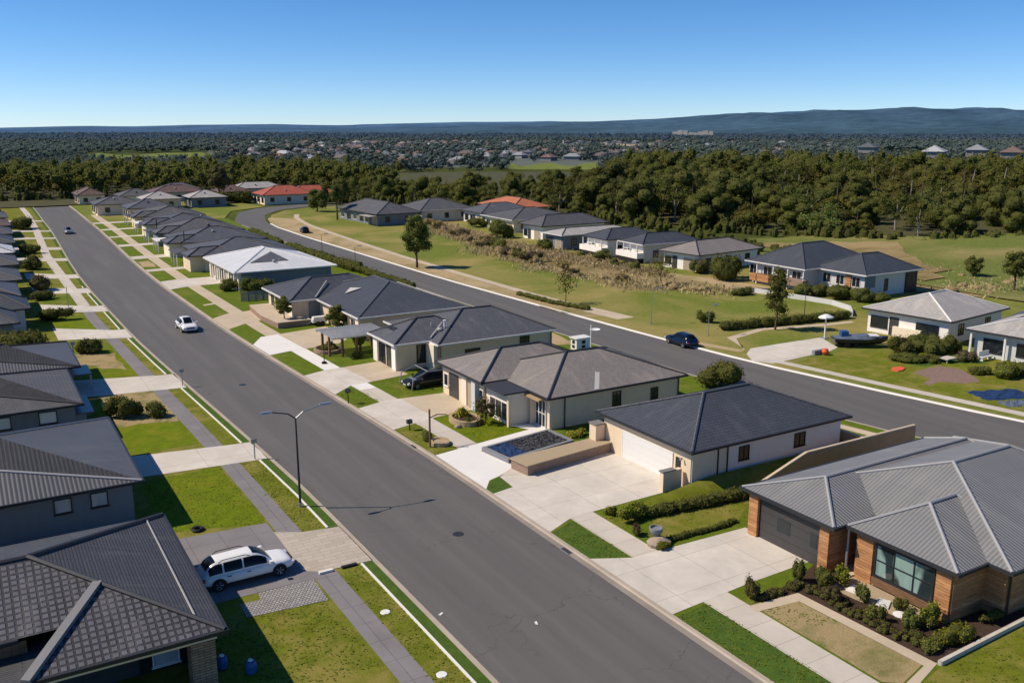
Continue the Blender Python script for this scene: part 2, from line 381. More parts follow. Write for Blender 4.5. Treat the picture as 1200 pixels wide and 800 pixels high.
def thing(name, label, cat, loc=(0, 0, 0), rz=0, group=None, world=True):
    o = bpy.data.objects.new(name, None); COL.objects.link(o); o.empty_display_size = .3
    o.location = loc; o.rotation_euler = (0, 0, rz); o['label'] = label; o['category'] = cat
    if group: o['group'] = group
    OFF[o.name] = Vector(loc) if world else Vector((0, 0, 0))
    return o
def tag(o, label, cat, group=None, kind=None):
    o['label'] = label; o['category'] = cat
    if group: o['group'] = group
    if kind: o['kind'] = kind
    return o
def struct(o, kind='structure'):
    o['kind'] = kind; return o
def solid(name, label, cat, mb, mats, loc, rz=0, group=None):
    """a thing that is one mesh, built round its own origin"""
    o = mb.build(name, mats); o.location = loc; o.rotation_euler = (0, 0, rz); tag(o, label, cat, group); return o
def copy_tree(o, parent=None):
    c = o.copy(); COL.objects.link(c)
    if parent: c.parent = parent
    for ch in list(o.children): copy_tree(ch, c)
    return c
def sheet(name, pts, z, m):
    pts = list(pts)
    a = sum(pts[k][0] * pts[(k + 1) % len(pts)][1] - pts[(k + 1) % len(pts)][0] * pts[k][1] for k in range(len(pts)))
    if a < 0: pts = pts[::-1]
    return struct(MB().poly([(x, y, z) for x, y in pts]).build(name, m))
def blob(pts, n=5, jit=.35, seed=0):
    """an outline with a hand-cut wavering edge"""
    rng = random.Random(seed); out = []
    for k in range(len(pts)):
        a, b = pts[k], pts[(k + 1) % len(pts)]
        for i in range(n):
            t = i / n; out.append((a[0] + (b[0] - a[0]) * t + rng.uniform(-jit, jit) * (i > 0), a[1] + (b[1] - a[1]) * t + rng.uniform(-jit, jit) * (i > 0)))
    return out
def interp(tab, y):
    if y <= tab[0][0]: return tab[0][1]
    for (a, b), (c, d) in zip(tab, tab[1:]):
        if y <= c:
            t = (y - a) / (c - a); return b + (d - b) * t
    return tab[-1][1]
def strip(name, xl, xr, ys, z, m, zr=None):
    mb = MB(); zr = z if zr is None else zr
    for a, b in zip(ys, ys[1:]): mb.poly([(xl(a), a, z), (xr(a), a, zr), (xr(b), b, zr), (xl(b), b, z)])
    return struct(mb.build(name, m))

def quads_mesh(name, V, mats, mi=None):
    V = np.asarray(V, dtype=np.float32); n = len(V); me = bpy.data.meshes.new(name)
    me.vertices.add(n * 4); me.vertices.foreach_set('co', V.reshape(-1))
    me.loops.add(n * 4); me.loops.foreach_set('vertex_index', np.arange(n * 4, dtype=np.int32))
    me.polygons.add(n); me.polygons.foreach_set('loop_start', np.arange(0, n * 4, 4, dtype=np.int32))
    for m in mats: me.materials.append(M[m])
    if mi is not None: me.polygons.foreach_set('material_index', np.asarray(mi, dtype=np.int32))
    me.update(calc_edges=True); return me

def cubesphere(k=3):
    t = np.linspace(-1, 1, k + 1); qs = []
    for ax in range(3):
        for sg in (-1, 1):
            for i in range(k):
                for j in range(k):
                    q = []
                    for (a, b) in ((t[i], t[j]), (t[i + 1], t[j]), (t[i + 1], t[j + 1]), (t[i], t[j + 1])):
                        p = [0, 0, 0]; p[ax] = sg; p[(ax + 1) % 3] = a; p[(ax + 2) % 3] = b
                        q.append(p)
                    if sg < 0: q = q[::-1]
                    qs.append(q)
    q = np.array(qs, float); return q / np.linalg.norm(q, axis=2, keepdims=True)
CS3, CS2 = cubesphere(3), cubesphere(2)

def foliage(rng, lobes, n, size, core=.78, jit=.8, coreq=CS3):
    """leaf cards spread over lobes (x, y, z, rx, ry, rz); returns quads and material indices (0 leaf, 1 shadowed core)"""
    L = np.array(lobes, float); w = (L[:, 3] * L[:, 5]); w /= w.sum()
    k = rng.choice(len(L), n, p=w); d = rng.normal(size=(n, 3)); d[:, 2] += .15; d /= np.linalg.norm(d, axis=1, keepdims=True)
    rad = .72 + .38 * rng.random((n, 1)) ** .7
    pos = L[k, :3] + d * L[k, 3:6] * rad
    nn = d + rng.normal(size=(n, 3)) * jit * .6; nn /= np.linalg.norm(nn, axis=1, keepdims=True)
    t = np.cross(nn, rng.normal(size=(n, 3))); t /= np.linalg.norm(t, axis=1, keepdims=True); b = np.cross(nn, t)
    s = size * (.55 + .8 * rng.random((n, 1)))
    V = np.stack([pos - t * s * .5, pos - b * s * .32 + t * s * .05, pos + t * s * .55, pos + b * s * .32], axis=1)
    mi = np.zeros(n, int)
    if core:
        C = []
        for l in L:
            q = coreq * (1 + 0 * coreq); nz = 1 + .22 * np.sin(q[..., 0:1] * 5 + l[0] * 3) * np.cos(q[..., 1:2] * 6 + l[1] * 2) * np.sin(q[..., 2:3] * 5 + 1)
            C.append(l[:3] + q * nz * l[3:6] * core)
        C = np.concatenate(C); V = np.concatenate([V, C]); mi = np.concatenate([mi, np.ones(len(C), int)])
    return V, mi

# ------------------------------------------------------------------ the setting
SH = [(0, 0), (58, 0), (70, -.4), (82, -.9), (100, -1.7), (115, -2.2), (150, -2.5), (170, -2.3), (190, -1.8), (210, -1.1), (230, -.4), (250, .2), (280, .7), (310, 1.4), (400, 2.4)]
s = lambda y: interp(SH, y)
NE = lambda y: interp([(0, 82), (20, 73.5), (30, 69.5), (36, 67), (42, 65), (48, 63.6), (55, 62.5), (75, 61.7), (93, 61.2), (112, 60.5), (150, 60.1), (172, 60.4), (190, 60.5), (240, 62.2), (252, 63.4)], y)
FE = lambda y: interp([(0, 92), (20, 82), (30, 78.8), (42, 75.7), (54, 73.4), (68, 71), (82, 69.9), (102, 68.9), (136, 67.6), (205, 67.6), (232, 68.4), (244, 70)], y)
YS = [-30, -10, 5, 20, 30, 38, 46, 54, 60, 66, 72, 80, 88, 96, 104, 112, 120, 130, 140, 150, 160, 170, 180, 190, 200, 210, 220, 230, 240, 250, 262, 275, 290, 305, 320, 336, 350]

def terr(x, y):
    t = min(1, max(0, (x - 128) / 120)); t = t * t * (3 - 2 * t)
    u = min(1, max(0, (y - 20) / 60)); w = 1 - min(1, max(0, (math.hypot(x, y) - 380) / 150))
    return 4.5 * t * u * w

# ground: one polar sheet out to the horizon
rr = [6, 15, 25, 40, 60, 80, 100, 115, 128, 140, 152, 165, 180, 195, 215, 240, 270, 310, 360, 420, 500, 650, 900, 1300, 2000, 3000, 4500, 7000, 10000, 16000]
mb = MB(); NA = 180
for r in rr:
    for k in range(NA):
        a = 2 * math.pi * k / NA; x, y = r * math.cos(a), r * math.sin(a); mb.v.append((x, y, terr(x, y) - .06 if r < 2500 else -.06))
for j in range(len(rr) - 1):
    for k in range(NA):
        mb.f.append((j * NA + k, j * NA + (k + 1) % NA, (j + 1) * NA + (k + 1) % NA, (j + 1) * NA + k)[::-1]); mb.mi.append(0)
mb.poly([(rr[0] * math.cos(2 * math.pi * k / 24), rr[0] * math.sin(2 * math.pi * k / 24), -.06) for k in range(24)])
mb.smooth = True
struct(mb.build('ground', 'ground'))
_g = bpy.data.objects['ground'].data
if _g.polygons[0].normal.z < 0: _g.flip_normals()

# roads
strip('road', lambda y: 18.5 + s(y), lambda y: 28.45 + s(y), YS, 0, 'asphalt')
strip('road', NE, FE, [-30, -10, 5, 20, 30, 36, 42, 48, 55, 62, 68, 75, 82, 93, 102, 112, 125, 136, 150, 172, 190, 205, 232, 240], .001, 'asphalt2')
sheet('road', [(62.2, 240), (69, 240), (71.4, 251), (75.6, 266), (84, 280), (96, 287), (110, 290), (110, 298), (95, 297), (80, 290), (71, 277), (66.2, 262), (63.2, 252)], .005, 'asphalt2')
sheet('road', [(-24, 350), (62, 349.5), (62, 357), (-24, 356)], .004, 'asphalt2')
sheet('lawn', [(30.5, 300), (42, 304), (80, 318), (112, 330), (112, 349), (31, 349)], .09, 'park')
# kerbs and gutters of the front street
strip('gutter', lambda y: 28.45 + s(y), lambda y: 28.82 + s(y), YS, .008, 'conc_gutter', .03)
mb = MB()
for a, b in zip(YS, YS[1:]):
    xa, xb = 28.82 + s(a), 28.82 + s(b)
    mb.poly([(xa, a, .03), (xa + .06, a, .12), (xb + .06, b, .12), (xb, b, .03)]); mb.poly([(xa + .06, a, .12), (xa + .3, a, .12), (xb + .3, b, .12), (xb + .06, b, .12)])
struct(mb.build('kerb', 'conc_kerb'))
mb = MB()
for a, b in zip(YS, YS[1:]):
    xa, xb = 18.5 + s(a), 18.5 + s(b)
    mb.poly([(xa - .34, a, .118), (xa - .05, a, .118), (xb - .05, b, .118), (xb - .34, b, .118)]); mb.poly([(xa - .05, a, .118), (xa, a, .004), (xb, b, .004), (xb - .05, b, .118)])
struct(mb.build('kerb', 'conc_kerb'))
for nm, fx, sg in (('kerb', NE, -1), ('kerb', FE, 1)):
    mb = MB(); ys = [y for y in YS if y <= 240]
    for a, b in zip(ys, ys[1:]):
        xa, xb = fx(a), fx(b); q = [(xa, a, .006), (xa + sg * .06, a, .122), (xb + sg * .06, b, .122), (xb, b, .006)]; t = [(xa + sg * .06, a, .122), (xa + sg * .34, a, .122), (xb + sg * .34, b, .122), (xb + sg * .06, b, .122)]
        for p in (q, t): mb.poly(p if sg > 0 else p[::-1])
    struct(mb.build(nm, 'conc_edge' if sg > 0 else 'conc_kerb'))

# raised blocks of lawn on both sides of the streets
strip('lawn', lambda y: 28.98 + s(y), lambda y: NE(min(y, 252)) - .2, [y for y in YS if y <= 262], .1, 'lawn')
sheet('lawn', [(29, 262), (63.2, 262), (70, 282), (84, 294), (80, 318), (42, 304), (30.4, 300)], .1, 'park')
strip('lawn', lambda y: -60, lambda y: 18.28 + s(y), YS, .1, 'lawn_olive')
strip('park_lawn', lambda y: FE(y) + .2, lambda y: 132, [y for y in YS if y <= 240], .1, 'park')
sheet('park_lawn', [(70.2, 240), (72.5, 251), (77, 264), (85, 277), (97, 284), (132, 286), (132, 240)], .1, 'park')

# left lots
strip('verge', lambda y: 17.5 + s(y) * .95, lambda y: 18.2 + s(y), YS, .105, 'lawn_dark')
for y0, y1 in ((56.2, 66), (72.2, 89.4), (97, 112), (121, 133), (140, 150.5)):
    sheet('lawn', blob([(8.6, y0), (14.4 + s(y0) * .4, y0 - 1.7 * (y0 < 60)), (14.3 + s(y1) * .4, y1), (8.6, y1)], 4, .05, int(y0)), .105, 'lawn_lush' if y0 < 140 else 'lawn')
sheet('lawn', blob([(9.2, 91.8), (9.0, 80), (14, 79), (13.8, 89.2)], 5, .3, 4), .109, 'lawn_worn')
sheet('lawn', blob([(8.4, 104), (12.9, 99.5), (13, 108), (8.4, 110.5)], 5, .4, 5), .109, 'lawn_worn')
lp = lambda y: interp([(0, 14.7), (56, 14.55), (70, 14.35), (100, 13.5), (130, 12.7), (200, 12.8), (250, 14.6), (300, 16)], y)
strip('footpath', lambda y: lp(y), lambda y: lp(y) + 1.35, [y for y in YS if y <= 146], .112, 'conc_grey')
strip('footpath', lambda y: lp(y), lambda y: lp(y) + 1.5, [y for y in YS if y >= 140], .113, 'conc_path')
LD = [(46.2, 51.7), (66.0, 70.4), (89.4, 95.3), (115, 120.6), (134, 139), (150.8, 155.8), (167, 172), (190.5, 195), (209, 214), (231, 234), (248, 251), (276, 280)]
sheet('driveway', [(15.1, 46.4), (18.2, 46.2), (18.2, 51.6), (15.9, 52), (14.4, 52.9), (14.3, 47)], .118, 'pavers')
sheet('driveway', [(-2, 45.8), (14.6, 45.8), (14.4, 52.9), (14.4, 54.5), (9.3, 54.9), (-2, 54.9)], .115, 'conc_grey')
sheet('driveway', [(10.2, 43.5), (14.4, 43.1), (14.5, 45.8), (11.4, 45.75), (11.3, 45), (10.25, 45.05)], .119, 'pebble')
for (a, b) in LD[1:]:
    k = 1.6 if a < 80 else 2.4 if a < 100 else 5.2 if a < 160 else 6
    x = 18.16 + s((a + b) / 2)
    sheet('driveway', [(8.2 if a > 110 else 7.6, a + k * .6), (x, a), (x, b), (x - 1.2, b + .1), (8.2 if a > 110 else 7.6, b + k)], .118, 'conc_white' if a < 180 else 'conc_path')
mb = MB(); prev = 20.0
for (a, b) in LD[:6] + [(158, 158)]:
    y = prev
    while y < a - .05:
        y2 = min(a - .1, y + 6); xa, xb = 17.47 + s(y) * .95, 17.47 + s(y2) * .95
        mb.poly([(xa - .06, y, .17), (xa + .06, y, .17), (xb + .06, y2, .17), (xb - .06, y2, .17)])
        mb.poly([(xa + .06, y, .17), (xa + .06, y, .1), (xb + .06, y2, .1), (xb + .06, y2, .17)]); mb.poly([(xa - .06, y, .1), (xa - .06, y, .17), (xb - .06, y2, .17), (xb - .06, y2, .1)])
        mb.poly([(xa - .06, y, .1), (xa + .06, y, .1), (xa + .06, y, .17), (xa - .06, y, .17)])
        if y2 <= y: break
        y = y2
    prev = b + .1
struct(mb.build('kerb_edging', 'conc_edge'))

# right lots
rp = lambda y: 31.35 + s(y) * .75
strip('footpath', rp, lambda y: rp(y) + 1.85, [y for y in YS if y <= 80], .108, 'conc_path')
strip('footpath', rp, lambda y: rp(y) + 1.8, [y for y in YS if 80 <= y <= 104], .108, 'conc_bright')
strip('footpath', rp, lambda y: rp(y) + 1.9, [y for y in YS if 104 <= y <= 290], .108, 'conc_tan')
sheet('driveway', [(29.1, 32.6), (29.1, 39.9), (31.3, 38.75), (33.2, 38.65), (40.0, 38.4), (40.0, 33.1), (34.9, 33.0), (31.4, 32.75)], .114, 'conc_white')
sheet('driveway', [(29.1, 44.1), (29.1, 51.25), (30.9, 51.6), (31.1, 53.85), (33, 53), (41.4, 53.9), (41.4, 45.5), (33, 45.3), (31.2, 45.1)], .114, 'conc_white')
sheet('driveway', [(29.1, 52.2), (29.1, 60.1), (32.2, 60.66), (36, 61.3), (38.5, 61.7), (37.6, 63.4), (37.5, 66.3), (37.9, 68.4), (39.8, 68.2), (39.9, 60.35), (32.5, 59.2), (33, 55.6), (32.9, 54.9), (31.05, 53.85), (30.1, 53.5)], .115, 'conc_bright')
sheet('path', [(38.2, 63.3), (39.7, 63), (39.7, 65.6), (38.0, 66.4)], .119, 'sandstone')
sheet('driveway', [(28.8, 67.4), (28.5, 74.5), (31.3, 75.45), (33.0, 75.4), (33.2, 68.6), (31, 68.05)], .113, 'conc_white')
sheet('driveway', [(33.0, 75.4), (37.9, 75.0), (38.2, 68.5), (36.5, 69), (33.2, 68.6)], .113, 'conc_tan')
sheet('driveway', [(28.2, 79.7), (27.6, 87.7), (30.5, 88.8), (32.5, 88.95), (33, 82.2), (30.8, 82.0)], .114, 'conc_white')
sheet('driveway', [(32.5, 88.95), (37.2, 89.4), (37.2, 82.9), (33, 82.2)], .114, 'conc_tan')
sheet('driveway', [(27.2, 98), (27.0, 103.5), (29.2, 107.6), (31.4, 108), (31.8, 99.0), (29.9, 98.8)], .114, 'conc_bright')
sheet('driveway', [(31.4, 108), (37.9, 109.4), (38.9, 104), (37.5, 101), (36.0, 99.6), (31.8, 99.0)], .114, 'conc_tan')
sheet('driveway', [(26.9, 113.8), (26.7, 121.5), (29.2, 123.9), (33.8, 124.9), (33.9, 118.8), (31.8, 117.2), (29.7, 116.3)], .114, 'conc_tan')
sheet('driveway', [(26.5, 147.8), (26.5, 156.3), (29.6, 157.5), (36.3, 157.4), (36.3, 149.8), (29.4, 149.2)], .114, 'conc_white')
for a, b, x in ((168.5, 171.3, 34), (186.3, 190.6, 37), (208, 211.6, 38), (226.5, 229, 39), (244, 247, 40), (262, 265, 40)):
    sheet('driveway', [(26.75 + s(a) + 2.4, a), (26.75 + s(b) + 2.4, b), (x, b + .8), (x, a + .8)], .114, 'conc_path' if a < 200 else 'conc_white')
sheet('path', [(28.0, 131.4), (28.0, 132.4), (30.4, 133.2), (30.4, 132.2)], .107, 'conc_tan')
# lawns of single lots
sheet('lawn', blob([(33.3, 68.4), (32.3, 60.8), (36, 61.4), (38.4, 61.8), (37.6, 63.5), (37.4, 66.2), (37.7, 68.3)], 2, .03, 2), .104, 'lawn_lush')
sheet('lawn', blob([(29.1, 60.2), (31.2, 60.7), (31.2, 67.9), (29, 67.3)], 3, .04, 7), .1035, 'lawn_olive')
sheet('lawn', blob([(29.1, 23), (31.3, 22), (31.4, 32.5), (29.1, 32.3)], 3, .02, 8), .1035, 'lawn_dark')
sheet('lawn', blob([(29.1, 40.0), (31.25, 39), (31.25, 44.8), (29.1, 44.0)], 3, .02, 9), .1035, 'lawn_dark')
sheet('lawn', [(29.12, 51.3), (30.85, 51.65), (31.0, 53.75), (30, 53.2), (29.12, 52.1)], .1036, 'lawn_dark')
sheet('lawn', blob([(33.5, 40.6), (35, 39.2), (40, 39.2), (42, 40.4), (46, 42), (40, 42.2), (36, 42.3)], 3, .15, 3), .108, 'lawn_olive')
sheet('lawn', blob([(33.35, 30.5), (35.7, 30.2), (36.1, 23.1), (34, 22.6), (33.35, 23.2)], 3, .03, 10), .112, 'lawn_worn')
sheet('lawn', blob([(34, 22), (37, 22.6), (43.4, 23), (60, 22.8), (60, 8), (34, 8)], 3, .05, 11), .112, 'lawn_olive')
sheet('path', [(33.1, 31.2), (33.05, 30.55), (35.75, 30.2), (36.1, 23.0), (34, 22.5), (34.3, 22.1), (36.8, 22.8), (36.4, 30.85)], .116, 'conc_tan')
sheet('garden_bed', blob([(33.4, 31.3), (36.4, 30.9), (36.75, 22.9), (45, 23.15), (45, 24.6), (40.3, 24.8), (40.3, 30.6), (40, 32.8), (37, 31.9)], 3, .03, 12), .106, 'mulch')
sheet('garden_bed', blob([(38.3, 30.5), (40.6, 30.6), (40.6, 25.4), (38.8, 25.7), (38.6, 28)], 3, .1, 13), .110, 'gravel_tan')
sheet('garden_bed', [(40.3, 53.3), (48, 55), (56, 55.6), (56, 59.6), (40.6, 59.9)], .107, 'lawn_dark')
sheet('dry_ground', blob([(26.9, 175), (29.2, 174), (29.4, 183), (27.4, 182)], 3, .3, 5), .106, 'dirt')
sheet('dry_ground', blob([(56.5, 36), (63.5, 36.5), (62.5, 46.5), (58, 46)], 3, .2, 15), .106, 'gravel_tan')
sheet('path', [(62.6, 39), (63.9, 39.5), (62.0, 48.6), (60.6, 56), (59.8, 56)], .111, 'conc_tan')
sheet('dry_ground', blob([(54, 87), (60, 85), (60.6, 92), (55, 92)], 3, .4, 16), .106, 'dirt')

# beyond the second street
pf = lambda y: interp([(90, 73.4), (96, 73.6), (107, 72.2), (117, 71.8), (136, 71.9), (165, 72.3), (200, 74), (230, 76), (250, 79), (262, 83)], y)
PY = [94, 100, 107, 112, 117, 126, 136, 150, 165, 180, 195, 210, 222, 232, 242, 252, 262]
sheet('dry_ground', blob([(68.2, 100)] + [(FE(y) + .5, y) for y in (110, 125, 150, 170, 200, 225, 240)] + [(72, 251), (74, 256)] + [(pf(y) - .1, y) for y in (250, 232, 200, 165, 136, 117)], 3, .25, 6), .105, 'dirt')
strip('footpath', lambda y: pf(y) - (1.3 if y < 102 else 0), lambda y: pf(y) + 1.5, PY, .112, 'conc_tan')
sheet('dry_ground', blob([(86, 112), (90, 125), (88.5, 143), (94, 165), (101, 200), (106, 225), (112, 222), (108, 200), (103, 170), (103, 148), (104, 130), (104, 114), (97, 104)], 4, 1.0, 21), .107, 'dry')
sheet('garden_bed', blob([(68.9, 104), (69.5, 97), (72.8, 97), (72, 116), (68.6, 120)], 3, .3, 22), .109, 'lawn_worn')
sheet('driveway', blob([(100.2, 99), (106, 97.5), (108.5, 100), (106.5, 112), (103.5, 121), (101.5, 120.5), (102.5, 108)], 3, .3, 23), .111, 'dirt')
sheet('garden_bed', blob([(100.4, 99.5), (105.5, 98), (107.2, 101), (102, 104.5)], 4, .3, 24), .114, 'gravel_dark')
sheet('driveway', [(71.35, 69), (72.3, 67.0), (79, 67.5), (81, 67.3), (84.3, 68.5), (86.6, 73), (80, 73.2), (75.3, 73.2), (73, 71.5)], .114, 'conc_white')
strip('footpath', lambda y: FE(y) + 1.75, lambda y: FE(y) + 3.0, [20, 30, 36, 42, 48, 54, 60, 64, 67.4], .112, 'conc_path')
sheet('path', [(74, 72.9), (74.6, 73.4), (77, 78.8), (84, 80.5), (92.5, 78.4), (97.5, 77.6), (97.3, 76.8), (92, 77.3), (84, 79.4), (77.6, 77.8)], .112, 'conc_tan')
sheet('path', [(70.6, 79.6), (73, 72.6), (74.2, 72.9), (72.3, 79.8)], .109, 'dirt')
sheet('lawn', blob([(73.8, 66), (76.2, 54), (78.5, 44), (100, 40), (99, 58), (90, 62), (84, 67)], 3, .1, 25), .106, 'lawn_olive')
sheet('garden_bed', blob([(82.1, 57.1), (86.6, 57.3), (87.2, 55), (84.6, 51.4), (82.8, 51.6), (81, 53.4), (78.8, 53), (79.2, 53.9), (81.3, 54.6)], 3, .15, 26), .111, 'gravel_red')
sheet('garden_bed', blob([(84.5, 60), (85, 57.9), (88.5, 57.6), (92, 55), (93, 59)], 3, .15, 27), .110, 'lawn_dark')
sheet('dry_ground', blob([(124, 100), (124, 84), (138, 74), (160, 70), (160, 92), (150, 100), (136, 104)], 4, 1.5, 28), .18, 'dry')
def drape(name, pts, m, dz, step=7):
    from mathutils.geometry import delaunay_2d_cdt
    xs = [p[0] for p in pts]; ys = [p[1] for p in pts]; mb = MB()
    def inside(x, y):
        c = False
        for k in range(len(pts)):
            (a, b), (d, e) = pts[k], pts[k - 1]
            if (b > y) != (e > y) and x < (d - a) * (y - b) / (e - b) + a: c = not c
        return c
    x = min(xs); grid = []
    while x < max(xs):
        y = min(ys)
        while y < max(ys):
            if inside(x, y): grid.append(Vector((x, y)))
            y += step
        x += step
    n = len(pts); vs, _, fs, *_ = delaunay_2d_cdt([Vector(p) for p in pts] + grid, [], [list(range(n))], 1, 1e-4)
    for f in fs:
        q = [(vs[i].x, vs[i].y, terr(vs[i].x, vs[i].y) + dz) for i in f]; a = (Vector(q[1]) - Vector(q[0])).cross(Vector(q[2]) - Vector(q[0])).z
        mb.poly(q if a > 0 else q[::-1])
    mb.smooth = True; o = struct(mb.build(name, m)); return o
drape('meadow', blob([(131, 60), (131, 126), (140, 150), (170, 140), (200, 116), (250, 92), (320, 60), (300, 20), (180, 20)], 4, 2, 30), 'meadow', .3, 4)
drape('dry_ground', blob([(133, 92), (136, 120), (143, 140), (158, 132), (166, 122), (155, 112), (146, 96)], 3, 2, 31), 'dry', .45, 2)
drape('forest_floor', [(100, 300), (132, 250), (148, 205), (157, 168), (165, 140), (180, 119), (199, 109), (242, 88), (330, 55), (460, 160), (460, 420), (120, 520), (-60, 480), (-60, 322), (40, 330), (82, 345)], 'floor_wood', .35, 10)

# ------------------------------------------------------------------ houses
def hip(root, mb, x0, x1, y0, y1, ez, rx0, ry0, rx1, ry1, rz, k, axis='x'):
    """roof planes over an eave rectangle up to a ridge from (rx0,ry0) to (rx1,ry1)"""
    A, B = (rx0, ry0, rz), (rx1, ry1, rz); z = ez
    c = [(x0, y0, z), (x1, y0, z), (x1, y1, z), (x0, y1, z)]
    if axis == 'x':
        F = [[c[3], c[0], A], [c[0], c[1], B, A], [c[1], c[2], B], [c[2], c[3], A, B]]; lines = [(c[0], A), (c[3], A), (c[1], B), (c[2], B), (A, B)]
    else:
        F = [[c[0], c[1], A], [c[1], c[2], B, A], [c[2], c[3], B], [c[3], c[0], A, B]]; lines = [(c[0], A), (c[1], A), (c[2], B), (c[3], B), (A, B)]
    for f in F: mb.poly(f)
    zz = ez - .05 - .006 * k
    mb.poly([(x0 + .02, y0 + .02, zz), (x0 + .02, y1 - .02, zz), (x1 - .02, y1 - .02, zz), (x1 - .02, y0 + .02, zz)], 1)
    return lines
def gutter_mb(x0, x1, y0, y1, z, edges='WSEN', t=.13, h=.17):
    mb = MB()
    if 'W' in edges: mb.box(x0 - t, x0 + .0, y0 - t, y1 + t, z - h + .02, z + .02)
    if 'E' in edges: mb.box(x1, x1 + t, y0 - t, y1 + t, z - h + .02, z + .02)
    if 'S' in edges: mb.box(x0 + .001, x1 - .001, y0 - t, y0, z - h + .018, z + .018)
    if 'N' in edges: mb.box(x0 + .001, x1 - .001, y1, y1 + t, z - h + .018, z + .018)
    return mb
def roof_wing(root, wing, k, rm, cap='cap_dark', gut='gut_dark', capr=.11):
    x0, x1, y0, y1, ez, rx0, ry0, rx1, ry1, rz = wing[:10]; edges = wing[11] if len(wing) > 11 else 'WSEN'
    axis = 'x' if abs(rx1 - rx0) > abs(ry1 - ry0) or (rx0 == rx1 and ry0 == ry1) else 'y'
    mb = MB(); lines = hip(root, mb, x0, x1, y0, y1, ez, rx0, ry0, rx1, ry1, rz, k, axis)
    r = mb.build('roof', [rm, 'soffit'], root)
    for a, b in lines:
        if (Vector(a) - Vector(b)).length < .3: continue
        up = Vector((0, 0, .03)); MB().tube(Vector(a) + up * .5, Vector(b) + up, capr, capr, 6).build('ridge_cap', cap, r)
    gutter_mb(x0, x1, y0, y1, ez, edges).build('gutter', gut, r)
    return r
def window(root, face, p, a0, a1, z0, z1, panes=2, fr='frame_dark', gl='glass', sill=True, t=.06, rows=1, name='window'):
    """face W/E: wall plane x = p, a along y; face S/N: wall plane y = p, a along x"""
    sg = -1 if face in 'WS' else 1
    def bx(mb, a, b, c, d, o0, o1):
        lo, hi = sorted((p + sg * o0, p + sg * o1))
        mb.box(lo, hi, a, b, c, d) if face in 'WE' else mb.box(a, b, lo, hi, c, d)
    f = MB()
    bx(f, a0, a1, z0, z0 + t, -.02, .07); bx(f, a0, a1, z1 - t, z1, -.02, .07); bx(f, a0, a0 + t, z0 + t, z1 - t, -.02, .07); bx(f, a1 - t, a1, z0 + t, z1 - t, -.02, .07)
    for i in range(1, panes):
        c = a0 + (a1 - a0) * i / panes; bx(f, c - t * .4, c + t * .4, z0 + t, z1 - t, -.02, .06)
    for i in range(1, rows):
        c = z0 + (z1 - z0) * i / rows; bx(f, a0 + t, a1 - t, c - t * .35, c + t * .35, -.02, .055)
    if sill: bx(f, a0 - .05, a1 + .05, z0 - .05, z0 - .001, -.02, .12)
    w = f.build(name, fr, root); g = MB(); bx(g, a0 + t, a1 - t, z0 + t, z1 - t, -.02, .02); g.build('pane', gl, w)
    return w
def door(root, face, p, a0, a1, z0, z1, m='door_dark', name='door', ribs=0, hinge=True):
    sg = -1 if face in 'WS' else 1
    def bx(mb, a, b, c, d, o0, o1):
        lo, hi = sorted((p + sg * o0, p + sg * o1))
        mb.box(lo, hi, a, b, c, d) if face in 'WE' else mb.box(a, b, lo, hi, c, d)
    f = MB()
    if ribs:
        h = (z1 - z0) / ribs
        for i in range(ribs): bx(f, a0, a1, z0 + i * h + .012, z0 + (i + 1) * h - .012, -.03, .03)
        bx(f, a0, a1, z0, z1, -.03, .012)
    else: bx(f, a0, a1, z0, z1, -.03, .025)
    d = f.build(name, m, root)
    if not ribs: h = MB(); bx(h, a1 - .16, a1 - .08, z0 + .95, z0 + 1.08, .025, .09); h.build('handle', 'metal', d)
    fr = MB(); bx(fr, a0 - .08, a0 - .002, z0, z1 + .08, -.02, .05); bx(fr, a1 + .002, a1 + .08, z0, z1 + .08, -.02, .05); bx(fr, a0 - .002, a1 + .002, z1 + .002, z1 + .08, -.02, .05)
    fr.build('door_frame', 'frame_white' if m != 'door_dark' else 'frame_dark', d)
    return d
def house(name, label, wings, wall, rm, cap='cap_dark', gut='gut_dark', cat='house', group=None, base=.1, ov=.5, rz=0, capr=.11):
    cx = sum((w[0] + w[1]) / 2 for w in wings) / len(wings); cy = sum((w[2] + w[3]) / 2 for w in wings) / len(wings)
    h = thing(name, label, cat, (cx, cy, 0), 0, group)
    mb = MB()
    for k, w in enumerate(wings):
        o = (w[10] if len(w) > 10 and w[10] is not None else ov) + .011 * k
        mb.box(w[0] + o, w[1] - o, w[2] + o, w[3] - o, base - .1, w[4] - .062 - .006 * k)
    mb.build('wall', wall, h)
    for k, w in enumerate(wings): roof_wing(h, w, k, rm, cap, gut, capr)
    if rz: h.rotation_euler.z = rz
    return h
def dwn(root, x, y, z, m='gut_dark', r=.06):
    MB().tube((x, y, .05), (x, y, z), r, r, 8).build('downpipe', m, root)

